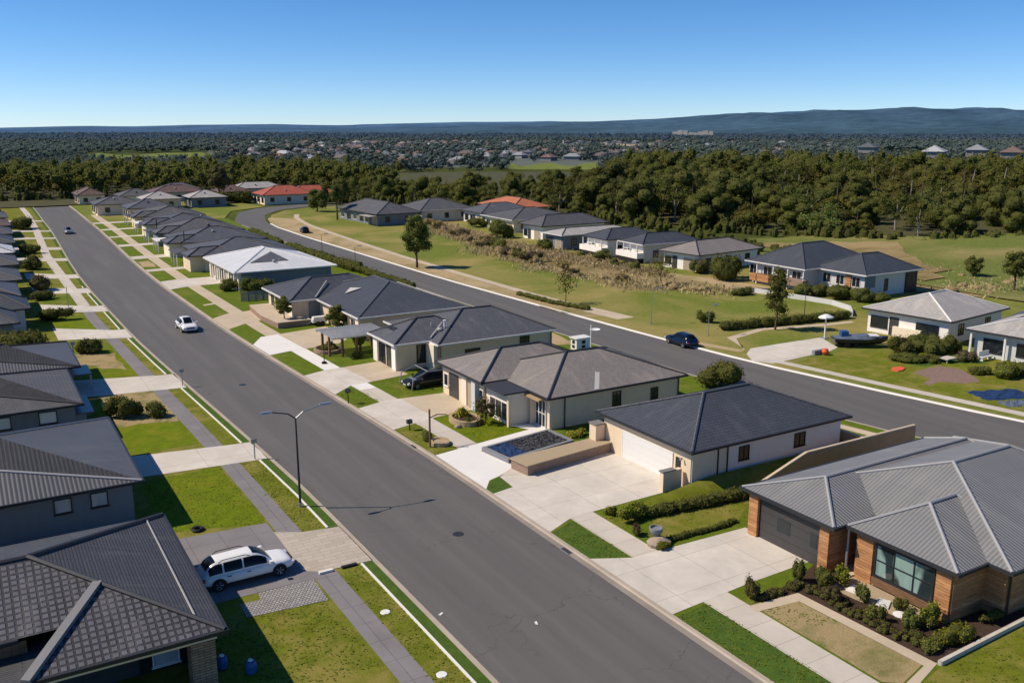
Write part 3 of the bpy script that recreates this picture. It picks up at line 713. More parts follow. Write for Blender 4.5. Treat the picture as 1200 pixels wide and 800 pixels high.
# --- right side of the front street
# H1
h = house('timber_house', 'timber clad house under a grey corrugated roof beside the wide pale driveway', [
    (39.3, 57, 31.2, 38.2, 3.04, 42.5, 34.65, 56.2, 34.6, 4.22, .45), (42.7, 59, 23.1, 37.3, 3.03, 48.1, 30.25, 53.6, 30.2, 5.5, .6),
    (40.25, 47.5, 24.4, 31.05, 3.035, 43.6, 28.5, 45.9, 28.5, 4.56, .35)], 'wood', 'corr', 'cap_grey', 'gut_dark', capr=.1)
gx = 39.75
door(h, 'W', gx, 32.4, 36.95, .1, 2.45, 'door_dark', 'garage_door', 4)
gd = MB()
for a, b in ((34.6, 35.6), (32.6, 33.1)): gd.box(gx - .05, gx - .032, a, b, 1.1, 1.95)
gd.build('garage_window', 'glass', h)
for a, b in ((31.66, 32.32), (37.03, 37.75)): MB().box(39.52, gx - .002, a, b, .1, 2.86).build('pillar', 'wood', h)
MB().box(39.6, gx - .002, 32.322, 37.028, 2.55, 2.84).build('lintel', 'door_dark', h)
window(h, 'W', 40.622, 25.8, 29.4, .72, 2.62, 3, 'frame_dark', 'glass_cur', True, .09, 2)
MB().box(40.45, 40.62, 25.78, 29.42, .22, .66).build('panel', 'wood_post', h)
for a, b in ((24.85, 25.68), (29.5, 30.5)): MB().box(40.5, 40.62, a, b, .1, 2.86).build('pillar', 'wood', h)
door(h, 'W', 43.2, 30.72, 31.5, .1, 2.3, 'door_dark')
MB().tube((40.45, 31.1, .1), (40.45, 31.1, 2.9), .07, .07, 10).build('porch_post', 'metal', h)
MB().box(40.2, 42.6, 30.6, 31.58, .1, .2).build('porch', 'conc_tan', h)
dwn(h, 43.6, 23.62, 2.95); dwn(h, 50, 23.62, 2.95)
for x in (46, 51): window(h, 'S', 23.7, x, x + 1.6, .9, 2.2, 2)

# H2
h = house('garage_house', 'cream house with a dark slate blue hip roof and a wide white garage door', [
    (40.75, 56.7, 44.4, 55.3, 3.05, 46.7, 49.9, 51.4, 49.9, 5.0, .45)], 'white', 'roof_blue', 'roof_blue2', 'gut_dark')
MB().box(41.13, 41.19, 44.86, 54.84, .05, 2.93).build('front_wall', 'beige', h)
door(h, 'W', 41.1, 46.75, 52.4, .12, 2.2, 'door_white', 'garage_door', 4)
MB().box(41.05, 41.12, 45.9, 46.35, .9, 2.1).build('meter_box', 'frame_dark', h)
MB().tube((41.0, 45.6, 2.2), (40.8, 45.6, 2.15), .07, .09, 8).build('wall_light', 'metal', h)
for x in (43.55, 44.45): dwn(h, x, 44.76, 2.95, 'gut_dark', .055)
MB().box(41.2, 44.4, 44.79, 44.848, .1, 2.9).build('wall_panel', 'cream', h)
window(h, 'S', 44.85, 45.6, 46.6, 1.4, 2.45, 2); window(h, 'S', 44.85, 51.2, 52.35, 1.4, 2.45, 2)
# H3
h = house('tiled_house', 'beige house with a stepped grey tiled roof and a glazed front door', [
    (36.9, 50, 66.9, 75.8, 3.1, 41.3, 71.2, 45.5, 71.2, 4.8, .5, 'WN'), (39.4, 54.2, 60.2, 72.2, 3.0, 45.2, 66.2, 48.6, 66.0, 4.95, .45)], 'beige', 'roof_grey', 'cap_dark', 'gut_dark')
MB().poly([(44.1, 60.3, 3.06), (44.62, 60.3, 3.06), (48.5, 65.6, 4.78), (48.15, 65.7, 4.82)]).build('valley_flashing', 'cap_light', h)
window(h, 'W', 37.4, 74.2, 75, .9, 2.1, 1, 'frame_white'); door(h, 'W', 37.4, 72.2, 73.9, .12, 2.3, 'door_dark', 'door')
MB().box(37.2, 37.39, 70.3, 71.2, .1, 2.9).build('pillar', 'cream', h); MB().box(37.3, 37.4, 69.2, 70.25, .12, 2.6).build('entry_recess', 'door_tan', h)
MB().box(37.0, 37.37, 68.3, 69.0, .1, 3.02).build('pillar', 'palegrey', h)
window(h, 'W', 37.4, 67.45, 68.2, .2, 2.2, 1, 'frame_white', 'glass', False)
MB().box(37.6, 40.0, 63.3, 67.3, .1, 2.86).build('wall', 'cream', h)
window(h, 'W', 37.6, 63.6, 66.6, .3, 2.0, 3, 'frame_white', 'glass', False, .09)
MB().box(36.9, 40.2, 63.1, 67.5, 2.87, 3.0).build('porch_roof', 'cap_dark', h)
MB().box(37.3, 37.55, 63.0, 63.28, .1, 2.86).build('pillar', 'beige', h)
MB().box(39.35, 39.84, 62.75, 62.95, .1, 2.7).build('pillar', 'beige', h)
window(h, 'W', 39.8, 61.1, 62.7, .14, 2.5, 3, 'frame_white', 'glass', False, .08, 2, 'glazed_door')
MB().box(39.0, 39.83, 61.0, 63.6, 2.56, 2.72).build('porch_roof', 'brown_wall', h)
window(h, 'S', 60.64, 46.3, 47.2, 1.2, 2.45, 2); window(h, 'S', 60.64, 50.5, 51.3, 1.15, 2.2, 2)
dwn(h, 41.3, 60.55, 2.9); dwn(h, 53.6, 60.55, 2.9); dwn(h, 40.0, 63.9, 2.8)
an = MB().tube((51.3, 70.9, 3.3), (51.3, 70.9, 5.9), .05, .05, 6).build('antenna', 'plastic_white', h)
ds = MB(); ds.lathe([(.02, 0), (.3, .06), (.52, .2), (.5, .22), (.28, .09), (.02, .04)], 14, (51.8, 70.9, 5.2)); ds.tube((51.3, 70.9, 5.2), (51.8, 70.9, 5.25), .04, .04, 6); ds.build('dish', 'plastic_white', an)
# H4
h = house('blue_roof_house', 'beige house with a dark blue double hip roof and dark letters on the tiles', [
    (36.3, 47, 84.1, 91.0, 3.0, 40.9, 88.6, 43, 88.6, 4.55, .5), (40.3, 54.8, 82.1, 96, 2.95, 46.5, 88.6, 50.0, 88.4, 5.0, .45)], 'beige', 'roof_blue2', 'cap_dark', 'gut_white')
MB().box(36.6, 36.78, 89.4, 90.5, .1, 2.8).build('pillar', 'white', h); MB().box(36.6, 36.78, 84.62, 85.6, .1, 2.8).build('pillar', 'white', h)
window(h, 'W', 36.8, 87.6, 89.2, .3, 2.3, 2); door(h, 'W', 36.8, 85.9, 87.2, .12, 2.3, 'door_dark')
window(h, 'S', 84.58, 39.0, 40.0, .7, 2.6, 2); MB().box(40.05, 40.5, 82.7, 84.5, .1, 2.8).build('pillar', 'cream', h); MB().box(40.52, 40.76, 82.4, 83.1, .1, 2.85).build('pillar', 'brick', h)
window(h, 'S', 82.55, 50.3, 51.5, 1.2, 2.6, 2); dwn(h, 54.3, 82.45, 2.8)
window(h, 'S', 82.55, 43.6, 45.4, .7, 2.0, 1, 'frame_dark', 'glass')
lt = bpy.data.curves.new('lettering', 'FONT'); lt.body = 'LABR'; lt.size = .95; lt.extrude = .01
_lt = bpy.data.objects.new('lettering_curve', lt); lt.materials.append(M['gut_dark']); _me = bpy.data.meshes.new_from_object(_lt); bpy.data.objects.remove(_lt)
lo = bpy.data.objects.new('lettering', _me); COL.objects.link(lo); lo.parent = h
mb = MB().tube((42.8, 85.6, 3.9), (42.8, 85.6, 4.6), .12, .12, 8); mb.tube((42.8, 85.6, 4.6), (42.8, 85.6, 4.66), .2, .2, 8); mb.build('vent_pipe', 'plastic_white', h)
MB().path([(40.6, 84.5, 3.2), (43.0, 86.6, 4.2)], [.08, .08], 6).build('valley_flashing', 'cap_light', h)
_e = Vector((36.3, 0, 3.0)); _r = Vector((40.9, 0, 4.55)); up = (_r - _e).normalized(); ux = Vector((0, -1, 0)); nz = ux.cross(up).normalized()
lo.matrix_local = Matrix.Translation(Vector((37.9, 90.2, 3.0 + 1.6 * 1.55 / 4.6 + .06)) - OFF[h.name]) @ Matrix((ux, up, nz)).transposed().to_4x4()
# H5
h = house('terrace_house', 'beige L shaped house with dark blue and grey hips behind a brick terrace', [
    (34.7, 50, 113.3, 125.4, 3.0, 39.4, 118.6, 45, 119, 5.0, .6), (38.3, 52.8, 99, 121, 2.95, 46.8, 109.4, 46.8, 114.5, 5.1, .5)], 'beige', 'roof_blue', 'roof_blue2', 'gut_white')
MB().path([(38.2, 113.5, 3.2), (41.0, 117.0, 4.6)], [.09, .09], 6).build('ridge_cap', 'cap_light', h)
MB().poly([(41.2, 110.8, 3.84), (43.4, 110.6, 4.4), (42.6, 112.6, 4.2)]).build('skylight', 'cap_light', h)
MB().box(35.1, 35.29, 113.9, 115.2, .1, 2.8).build('pillar', 'cream', h); window(h, 'W', 35.3, 115.6, 117.4, .9, 2.2, 2, 'frame_white'); window(h, 'W', 35.3, 119.5, 121.5, .9, 2.2, 2); door(h, 'W', 35.3, 122.2, 123.4, .12, 2.3, 'door_dark')
MB().box(37.4, 39.1, 113.7, 113.89, .1, 2.6).build('garage_door', 'slate_wall', h)
window(h, 'W', 38.8, 101, 102.6, .8, 2.3, 2, 'frame_white'); window(h, 'W', 38.8, 103.6, 105.4, .8, 2.3, 2, 'frame_white'); window(h, 'W', 38.8, 106.6, 108.4, .6, 2.3, 2, 'frame_white')
MB().box(38.5, 38.79, 99.5, 100.6, .1, 2.75).build('pillar', 'cream', h); dwn(h, 40.6, 99.45, 2.8, 'gut_white'); window(h, 'S', 99.5, 44, 45.4, 1.1, 2.3, 2)
# H6
h = house('white_roof_house', 'cream house under a broad white metal roof with a blue triangular panel', [
    (34.7, 51, 140.3, 160.5, 3.05, 42.8, 152, 42.8, 153.5, 5.1, .7)], 'cream', 'corr_white', 'gut_white', 'gut_white')
MB().box(35.9, 50.2, 140.9, 140.99, .1, 2.9).build('side_wall', 'slate_wall', h)
tri = MB().poly([(38.3, 144.4, 3.86), (44.4, 144.4, 3.86), (43.1, 149.5, 4.75)]); tri.poly([(44.4, 144.4, 3.7), (38.3, 144.4, 3.7), (38.3, 144.4, 3.86), (44.4, 144.4, 3.86)])
tri.build('roof_panel', 'roof_blue2', h)
for y in (142, 145, 148, 151, 154, 157): MB().box(34.95, 35.25, y, y + .35, .1, 2.9).build('pillar', 'white', h)
for y in (143, 149.4, 155): window(h, 'W', 35.4, y, y + 1.6, .6, 2.3, 2)
door(h, 'W', 35.4, 152.2, 153.4, .12, 2.3)

ROW = [('charcoal roofed house next beyond the white roofed one', 35.0, 52, 163, 180, 'corr_dark', 'beige', 4.9),
       ('dark house with a white gabled porch along the front street', 35.6, 52.5, 184, 200, 'corr_dark', 'cream', 5.0),
       ('dark roofed house with a long lean-to facing the far street end', 37.0, 53, 203, 219, 'roof_mid', 'slate_wall', 5.1),
       ('low slate roofed house with a sunlit curved porch', 38, 53, 223, 239, 'corr_dark', 'cream', 4.6),
       ('dark low house nearest the far corner of the front street', 39, 54, 244, 262, 'roof_mid', 'beige', 4.8)]
def simple_house(nm, label, x0, x1, y0, y1, rm, wall, rz, ez=2.95, group=None, face='WS', cap='cap_dark', gut='gut_dark', ov=.6, rot=0, wing=None, ridge=None, garage=True):
    dx, dy = x1 - x0, y1 - y0; m = min(dx, dy) * .46; cx, cy = (x0 + x1) / 2, (y0 + y1) / 2
    ws = [(x0, x1, y0, y1, ez, x0 + m, cy, x1 - m, cy, rz, ov) if dx >= dy else (x0, x1, y0, y1, ez, cx, y0 + m, cx, y1 - m, rz, ov)]
    if wing: ws.append(wing)
    h = house(nm, label, ws, wall, rm, cap, gut, group=group, ov=ov)
    if 'W' in face:
        n = max(2, int(dy / 4.2)); st = (dy - 2 * ov) / n
        for i in range(n):
            a = y0 + ov + st * i + st * .22
            if i == 0 and garage: door(h, 'W', x0 + ov, a, a + st * .62, .12, 2.25, 'door_tan' if wall != 'beige' else 'door_white', 'garage_door', 4)
            elif i == 1: door(h, 'W', x0 + ov, a, a + 1.0, .12, 2.25, 'door_dark'); window(h, 'W', x0 + ov, a + 1.3, a + st * .7, .8, 2.2, 1)
            else: window(h, 'W', x0 + ov, a, a + st * .55, .7, 2.2, 2, 'frame_white' if i % 2 else 'frame_dark')
    if 'S' in face:
        n = max(2, int(dx / 5)); st = (dx - 2 * ov) / n
        for i in range(n):
            a = x0 + ov + st * i + st * .35; window(h, 'S', y0 + ov, a, a + 1.3, 1.0, 2.3, 2)
    if rot: h.rotation_euler.z = rot
    return h
for i, (lb, x0, x1, y0, y1, rm, wl, rz) in enumerate(ROW):
    h = simple_house('street_house', lb, x0, x1, y0, y1, rm, wl, rz, group='dark roofed houses along the front street',
                     wing=(x0 - 2.2, x0 + 6, y0 + 1, y0 + 7.5, 2.9, x0 + .6, y0 + 4.2, x0 + 4, y0 + 4.2, 4.0, .4))
    for k in range(4): MB().box(x0 - 1.75, x0 - 1.6, y0 + 1.6 + k * 1.7, y0 + 1.75 + k * 1.7, .1, 2.85).build('porch_post', 'frame_white' if i % 2 == 0 else 'frame_dark', h)
    dr = MB().box(x0 - 2.6, x0 + .2, y0 + 9, y1 - 1, 2.4, 2.55); dr.build('pergola_roof', 'frame_white' if i in (1, 3) else 'roof_mid', h)
    for k in range(3): MB().box(x0 - 2.5, x0 - 2.36, y0 + 9.2 + k * 2.6, y0 + 9.34 + k * 2.6, .1, 2.4).build('porch_post', 'frame_white', h)

FARH = [('small house with a brown roof at the far end of the front street', 33, 42, 330, 345, 'roof_brown', 'cream'), ('pale low house behind the street end with a grey roof', 44, 56, 318, 330, 'roof_mid', 'white'),
        ('wide brown roofed house beyond the street end', 56, 74, 330, 344, 'roof_brown', 'palegrey'), ('house with pale sandy roof in front of the dark woods', 48, 60, 300, 312, 'roof_light', 'beige'),
        ('blue walled house with light roof before the woods', 62, 74, 300, 312, 'roof_light', 'slate_wall'), ('brown roofed house left of the tall bare tree', 76, 88, 322, 334, 'roof_brown', 'brown_wall'),
        ('grey roofed house left of the street end', -6, 8, 318, 332, 'roof_mid', 'beige'), ('brown roofed house half hidden left of the street end trees', -30, -16, 304, 316, 'roof_brown', 'beige'),
        ('dark roofed house between the street end and the brown roofs', 33, 46, 286, 299, 'roof_mid', 'cream'), ('low dark house behind the last pale driveway on the right', 39, 52, 268, 281, 'corr_dark', 'beige'), ('red brown roofed house behind the last left hand roofs', -10, 6, 284, 298, 'roof_brown', 'brown_wall'), ('slate house farthest back on the left side of the street', -8, 8, 300, 313, 'roof_blue', 'slate_wall'),
        ('pale roofed house half hidden by trees left of the street end', -24, -10, 322, 334, 'roof_light', 'palegrey'), ('dark low house deep among the trees behind the street end', 62, 76, 346, 358, 'roof_mid', 'beige'), ('long pale fence coloured house behind the hedge', 86, 104, 338, 348, 'roof_light', 'cream')]
for lb, x0, x1, y0, y1, rm, wl in FARH: simple_house('street_end_house', lb, x0, x1, y0, y1, rm, wl, 5.2, 3.2, 'houses beyond the street end', garage=False)
h = simple_house('red_roof_house', 'long house with a bright red tiled roof behind the turning of the back street', 85, 103, 300, 314, 'roof_red', 'cream', 5.8, 3.2, garage=False, wing=(96, 112, 304, 316, 3.1, 101, 310, 107, 310, 5.4, .5))

rg = random.Random(12)
for hh in [o for o in COL.objects if o.parent is None and o.get('category') == 'house']:
    if hh.location.y < 70: continue
    for r in [c for c in hh.children if c.name.startswith('roof') and c.data and len(c.data.polygons) > 3][:1]:
        f = max(r.data.polygons, key=lambda p: p.area if p.normal.x < .3 and p.normal.z > .2 and p.normal.y < .6 else 0); q = Vector(f.center) + OFF[hh.name]
        for k in range(2):
            p = q + Vector((rg.uniform(-1.2, 1.2), rg.uniform(-1.2, 1.2), 0)); p.z = q.z - (f.normal.x * (p.x - q.x) + f.normal.y * (p.y - q.y)) / f.normal.z
            if k == 0: MB().tube(p - Vector((0, 0, .1)), p + Vector((0, 0, .45)), .06, .06, 8).build('vent_pipe', 'cap_light', hh)
            else:
                mb = MB().lathe([(.2, -.1), (.2, .12), (.3, .14), (.32, .3), (.2, .42), (.01, .45)], 12, tuple(p)); mb.build('roof_vent', rg.choice(['cap_grey', 'cap_dark']), hh)
# --- left side of the front street
h = thing('black_tile_house', 'nearest house with a black tiled hip roof and stone pillar', 'house', (0, 45, 0))
X1, Y0, Y1, EZ, AX, AY, AZ = 7.9, 37.87, 52.2, 3.0, .82, 45.0, 5.2
Yl = 40.25; zl = EZ + (AZ - EZ) * (Yl - Y0) / (AY - Y0)
tl = (3.42, Y0 + (AY - Y0) * (X1 - 3.42) / (X1 - AX)); tz = EZ + (AZ - EZ) * (X1 - 3.42) / (X1 - AX)
lz = lambda y: EZ + (AZ - EZ) * (y - Y0) / (AY - Y0)
xl = .05 + (Yl - Y0) / (tl[1] - Y0) * (tl[0] - .05)
mb = MB().poly([(.05, Y0, EZ), (X1, Y0, EZ), (tl[0], tl[1], tz)]); mb.poly([(xl, Yl, lz(Yl)), (tl[0], tl[1], tz), (AX, AY, AZ), (-22, AY, AZ), (-22, Yl, lz(Yl))])
r = mb.build('roof', 'roof_tile', h)
mb = MB().poly([(X1, Y0, EZ), (X1, Y1, EZ), (AX, AY, AZ)]); mb.poly([(X1, Y1, EZ), (-22, Y1, EZ), (-22, AY, AZ), (AX, AY, AZ)]); mb.poly([(-22, Yl, 2.9), (-22, Y1, 2.9), (X1 - .02, Y1, 2.94), (X1 - .02, Y0 + .02, 2.94), (.05, Y0 + .02, 2.94)]); r2 = mb.build('roof', 'roof_fine', h)
for a, b in (((X1, Y0, EZ), (AX, AY, AZ)), ((X1, Y1, EZ), (AX, AY, AZ)), ((AX, AY, AZ), (-22, AY, AZ))): MB().tube(Vector(a) + Vector((0, 0, .02)), Vector(b) + Vector((0, 0, .04)), .13, .13, 6).build('ridge_cap', 'cap_dark', r)
MB().tube((X1 - 1.0, Y0 + 1.1, EZ + .34), (X1 - 1.0, Y1 - 1.1, EZ + .34), .05, .05, 6).build('ridge_cap', 'cap_grey', r2)
d = Vector((tl[0] - .05, tl[1] - Y0, tz - EZ)); nn = Vector((-d.y, d.x, 0)).normalized() * .2
a, b = Vector((.05, Y0 - .05, EZ)), Vector((tl[0], tl[1], tz)); st = MB()
for q in ([a - nn, a + nn, b + nn, b - nn],):
    lo = [p + Vector((0, 0, -.05)) for p in q]; hi = [p + Vector((0, 0, .15)) for p in q]
    st.poly(lo[::-1]); st.poly(hi)
    for k in range(4): st.poly([lo[k], lo[(k + 1) % 4], hi[(k + 1) % 4], hi[k]])
st.build('parapet_cap', 'cap_mid', h)
g = MB().box(.05, X1, Y0 - .14, Y0, 2.84, 3.02); g.box(X1, X1 + .14, Y0 - .14, Y1, 2.84, 3.02); g.box(-22, .0, Yl - .14, Yl, lz(Yl) - .18, lz(Yl)); g.build('gutter', 'gut_dark', r)
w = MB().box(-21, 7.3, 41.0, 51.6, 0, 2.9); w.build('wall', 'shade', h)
MB().box(.4, 7.6, 38.25, 38.5, 2.45, 2.9).build('fascia_beam', 'beige', h)
MB().box(6.45, 7.5, 38.2, 39.2, .1, 2.44).build('pillar', 'stone', h)
MB().box(-20, .3, 40.4, 40.8, .1, 3.5).build('wall', 'wood_post', h); window(h, 'S', 40.4, -1.4, -.9, .6, 2.6, 1)
MB().box(7.28, 7.4, 39.3, 51.5, .1, 2.9).build('wall', 'slate_wall', h)
window(h, 'S', 40.98, 5.2, 6.4, .3, 2.3, 1, 'frame_white', 'glass_pale'); door(h, 'S', 40.98, .9, 4.6, .1, 2.3, 'door_dark', 'garage_door', 4)
h = house('grey_wall_house', 'grey walled house with a ribbed charcoal roof and two small upper windows', [(-16, 7.85, 58.35, 73.2, 3.0, .45, 65.8, -8, 65.8, 4.9, .55)], 'slate_wall', 'corr_dark', 'cap_grey', 'gut_dark')
for x in (2.8, 4.85): window(h, 'S', 58.9, x, x + 1.0, 1.6, 2.55, 1, 'frame_dark', 'glass_pale')
window(h, 'S', 58.9, -2, -.8, 1.6, 2.55, 1, 'frame_dark', 'glass_pale')
h = house('grey_wall_house', 'slate grey house with white shutter windows, second from the nearest grey walled one', [(-14, 6.65, 78.2, 91.0, 3.0, .3, 84.6, -7, 84.6, 4.9, .55)], 'slate_wall', 'roof_mid', 'cap_dark', 'gut_dark')
for x in (3.45, .2): window(h, 'S', 78.75, x, x + 1.3, 1.6, 2.6, 1, 'frame_dark', 'frame_white')
MB().box(6.12, 6.9, 79, 84, .1, 1.9).build('side_porch', 'slate_wall', h); MB().box(6.1, 7.5, 78.9, 84.4, 1.92, 2.05).build('porch_roof', 'roofvoid', h)
h = house('grey_wall_house', 'dark roofed house behind the white shuttered one, with a grey lean-to', [(-14, 7.85, 91.4, 103, 3.0, 2.0, 97.2, -7, 97.2, 4.6, .55)], 'slate_wall', 'corr_dark', 'cap_dark', 'gut_dark')
MB().box(7.32, 9.0, 93.2, 97, 1.6, 1.75).build('porch_roof', 'roofvoid', h); MB().box(8.8, 8.95, 93.3, 93.45, .1, 1.6).build('porch_post', 'metal', h)
for i, (x1, y0, y1, rm, lb) in enumerate([(4.3, 116.5, 124, 'roof_blue2', 'blue grey roofed house behind the big round bush'), (6.0, 125.5, 134, 'roof_blue', 'navy roofed house beside the purple shrub'), (5.6, 135.5, 148, 'corr_dark', 'ribbed dark house facing three pale driveways'),
        (6.6, 150.5, 163, 'roof_mid', 'grey house beyond the navy roofed one on the left'), (7.2, 168, 181, 'roof_mid', 'dark house with a tan wall on the left side'), (7.6, 185, 197, 'corr_white', 'house with a white metal roof on the left side of the street'),
        (8.4, 201, 215, 'roof_blue', 'slate blue house past the white roofed one on the left'), (9.0, 219, 233, 'roof_mid', 'dark grey house among hedges on the left'), (9.5, 238, 254, 'roof_brown', 'reddish brown roofed house on the left'), (10, 260, 278, 'roof_mid', 'last dark house before the left corner')]):
    simple_house('street_house', lb, -12, x1, y0, y1, rm, ['slate_wall', 'palegrey', 'slate_wall', 'brown_wall'][i % 4], 4.9, 2.95, 'houses on the left side of the street', face='S', garage=False)

# --- houses beyond the park
h = house('veranda_house', 'large house with a navy blue triple hip roof and timber balcony', [
    (108.8, 126, 95.6, 108, 3.6, 114.9, 102.0, 120, 102, 6.6, .9), (112.2, 125.2, 87.2, 97.5, 3.55, 117, 92.2, 120.6, 92, 5.9, .6)], 'palegrey', 'roof_blue', 'roof_blue', 'gut_white')
for y in (97, 100, 103, 106): window(h, 'W', 109.7, y, y + 1.8, 1.4, 3.0, 2, 'frame_white')
MB().box(108.4, 109.6, 95.5, 101, .9, 1.9).build('balcony', 'brick', h); MB().box(108.9, 109.65, 103, 107, .5, 1.7).build('balcony', 'wood', h)
for y in (88.6, 91.5, 94): window(h, 'W', 112.8, y, y + 1.5, 1.5, 3.0, 2, 'frame_white')
MB().box(112.6, 112.79, 90.2, 91.2, .1, 3.4).build('wall_panel', 'wood', h); MB().box(112.5, 113.9, 87.6, 88.5, .1, 1.5).build('wall_panel', 'brick', h)
MB().box(112.7, 115, 87.7, 87.79, 1.5, 3.4).build('wall_panel', 'slate_wall', h); window(h, 'S', 87.79, 117.2, 118, .8, 2.6, 1); MB().box(122, 124.6, 87.6, 87.78, .1, 3.3).build('wall_panel', 'frame_dark', h)
for y in (95.9, 99, 102, 105.5): MB().box(108.9, 109.05, y, y + .15, .1, 3.5).build('veranda_post', 'frame_white', h)
RR = [('brown grey hip roofed house right of the twin navy roofs', 107.8, 125.5, 119.6, 129.4, 'roof_grey', 'white', 4.9, 3.1), ('navy roofed house with white balcony beside the brown grey roof', 107, 121, 131.6, 139.6, 'roof_blue', 'palegrey', 5.2, 3.6),
      ('navy roofed house with dark pergola below its balcony', 106, 119.5, 141.4, 150.3, 'roof_blue', 'white', 5.2, 3.6), ('house with a flat tan grey roof between darker ones', 104.4, 124, 155, 163, 'roof_light', 'slate_wall', 4.2, 3.2),
      ('charcoal house with broad eaves and white trim beyond the park', 109.2, 128, 170.5, 180, 'roof_mid', 'white', 5.4, 3.4), ('dark grey long house with two low gables', 112.5, 131, 187, 204, 'roof_mid', 'cream', 5.3, 3.2),
      ('slate house in front of the orange roof', 115, 132, 207, 220, 'roof_blue2', 'palegrey', 5.2, 3.2), ('dark hipped house left of the orange roof', 104, 121, 222, 238, 'roof_mid', 'cream', 5.8, 3.2),
      ('leftmost dark house of the far row with a pale carport', 90, 103, 219, 245, 'roof_mid', 'slate_wall', 5.6, 3.1)]
for i, (lb, x0, x1, y0, y1, rm, wl, rz, ez) in enumerate(RR):
    h = simple_house('park_house', lb, x0, x1, y0, y1, rm, wl, rz, ez, 'houses beyond the park', cap='cap_dark', gut='gut_white' if i % 2 else 'gut_dark', ov=.8, rot=[.12, -.06, -.05, 0, .03, -.05, -.04, .03, .05][i])
    if i in (1, 2):
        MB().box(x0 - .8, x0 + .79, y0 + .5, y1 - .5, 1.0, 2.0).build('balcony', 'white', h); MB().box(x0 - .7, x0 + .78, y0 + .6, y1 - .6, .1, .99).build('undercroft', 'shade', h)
        for k in range(4): MB().box(x0 - .75, x0 - .6, y0 + .6 + k * 2.2, y0 + .75 + k * 2.2, 2.0, ez - .1).build('veranda_post', 'frame_white', h)
MB().box(88.2, 92.5, 219.3, 226, 2.5, 2.65).build('carport_roof', 'roof_light', h)
simple_house('orange_roof_house', 'house with an orange tiled roof half hidden behind the far row', 128, 141, 214, 234, 'roof_orange', 'cream', 5.6, 3.4, garage=False)
h = simple_house('pale_roof_house', 'white house with a wide pale grey hip roof across the back street', 94.6, 108.5, 62.9, 74.0, 'roof_light', 'white', 5.0, 3.0, ov=.5, cap='gut_white', gut='gut_dark', rot=R(7), garage=False)
MB().box(94.7, 95.09, 66.5, 70, .1, 1.3).build('wall_panel', 'cream', h)
h = simple_house('pale_roof_house', 'pale grey roofed house with a porch at the right edge of the picture', 94.4, 110, 46.5, 60.2, 'roof_light', 'palegrey', 5.2, 3.0, ov=.7, cap='gut_white', gut='gut_dark', rot=R(8), garage=False)
for y in (48, 52, 56, 59.6): MB().box(94.5, 94.7, y, y + .2, .1, 2.9).build('porch_post', 'frame_white', h)
MB().poly([(99.5, 57.8, 4.25), (102.6, 58.2, 4.25), (103.6, 54.6, 5.12), (102.2, 54.4, 5.12)]).build('skylight', 'roof_blue2', h)

# ------------------------------------------------------------------ cars
M['paint_white'] = m_plain('paint_white', (.78, .78, .77), .22, 0, .03, 1, .5)
M['paint_silver'] = m_plain('paint_silver', (.35, .38, .42), .25, .5, .05, 1, .5)
M['paint_navy'] = m_plain('paint_navy', (.008, .022, .06), .15, .2, .1, 1, .6)
M['paint_black'] = m_plain('paint_black', (.018, .02, .024), .2, .2, .1, 1, .6)
M['car_glass'] = m_plain('car_glass', (.006, .008, .01), .12, 0, .1, 1, .25)
M['lamp_clear'] = m_plain('lamp_clear', (.7, .72, .74), .1, .2, .05, 1, .6)
M['lamp_red'] = m_plain('lamp_red', (.4, .015, .012), .2)
M['alloy'] = m_plain('alloy', (.45, .46, .47), .3, .7, .1)

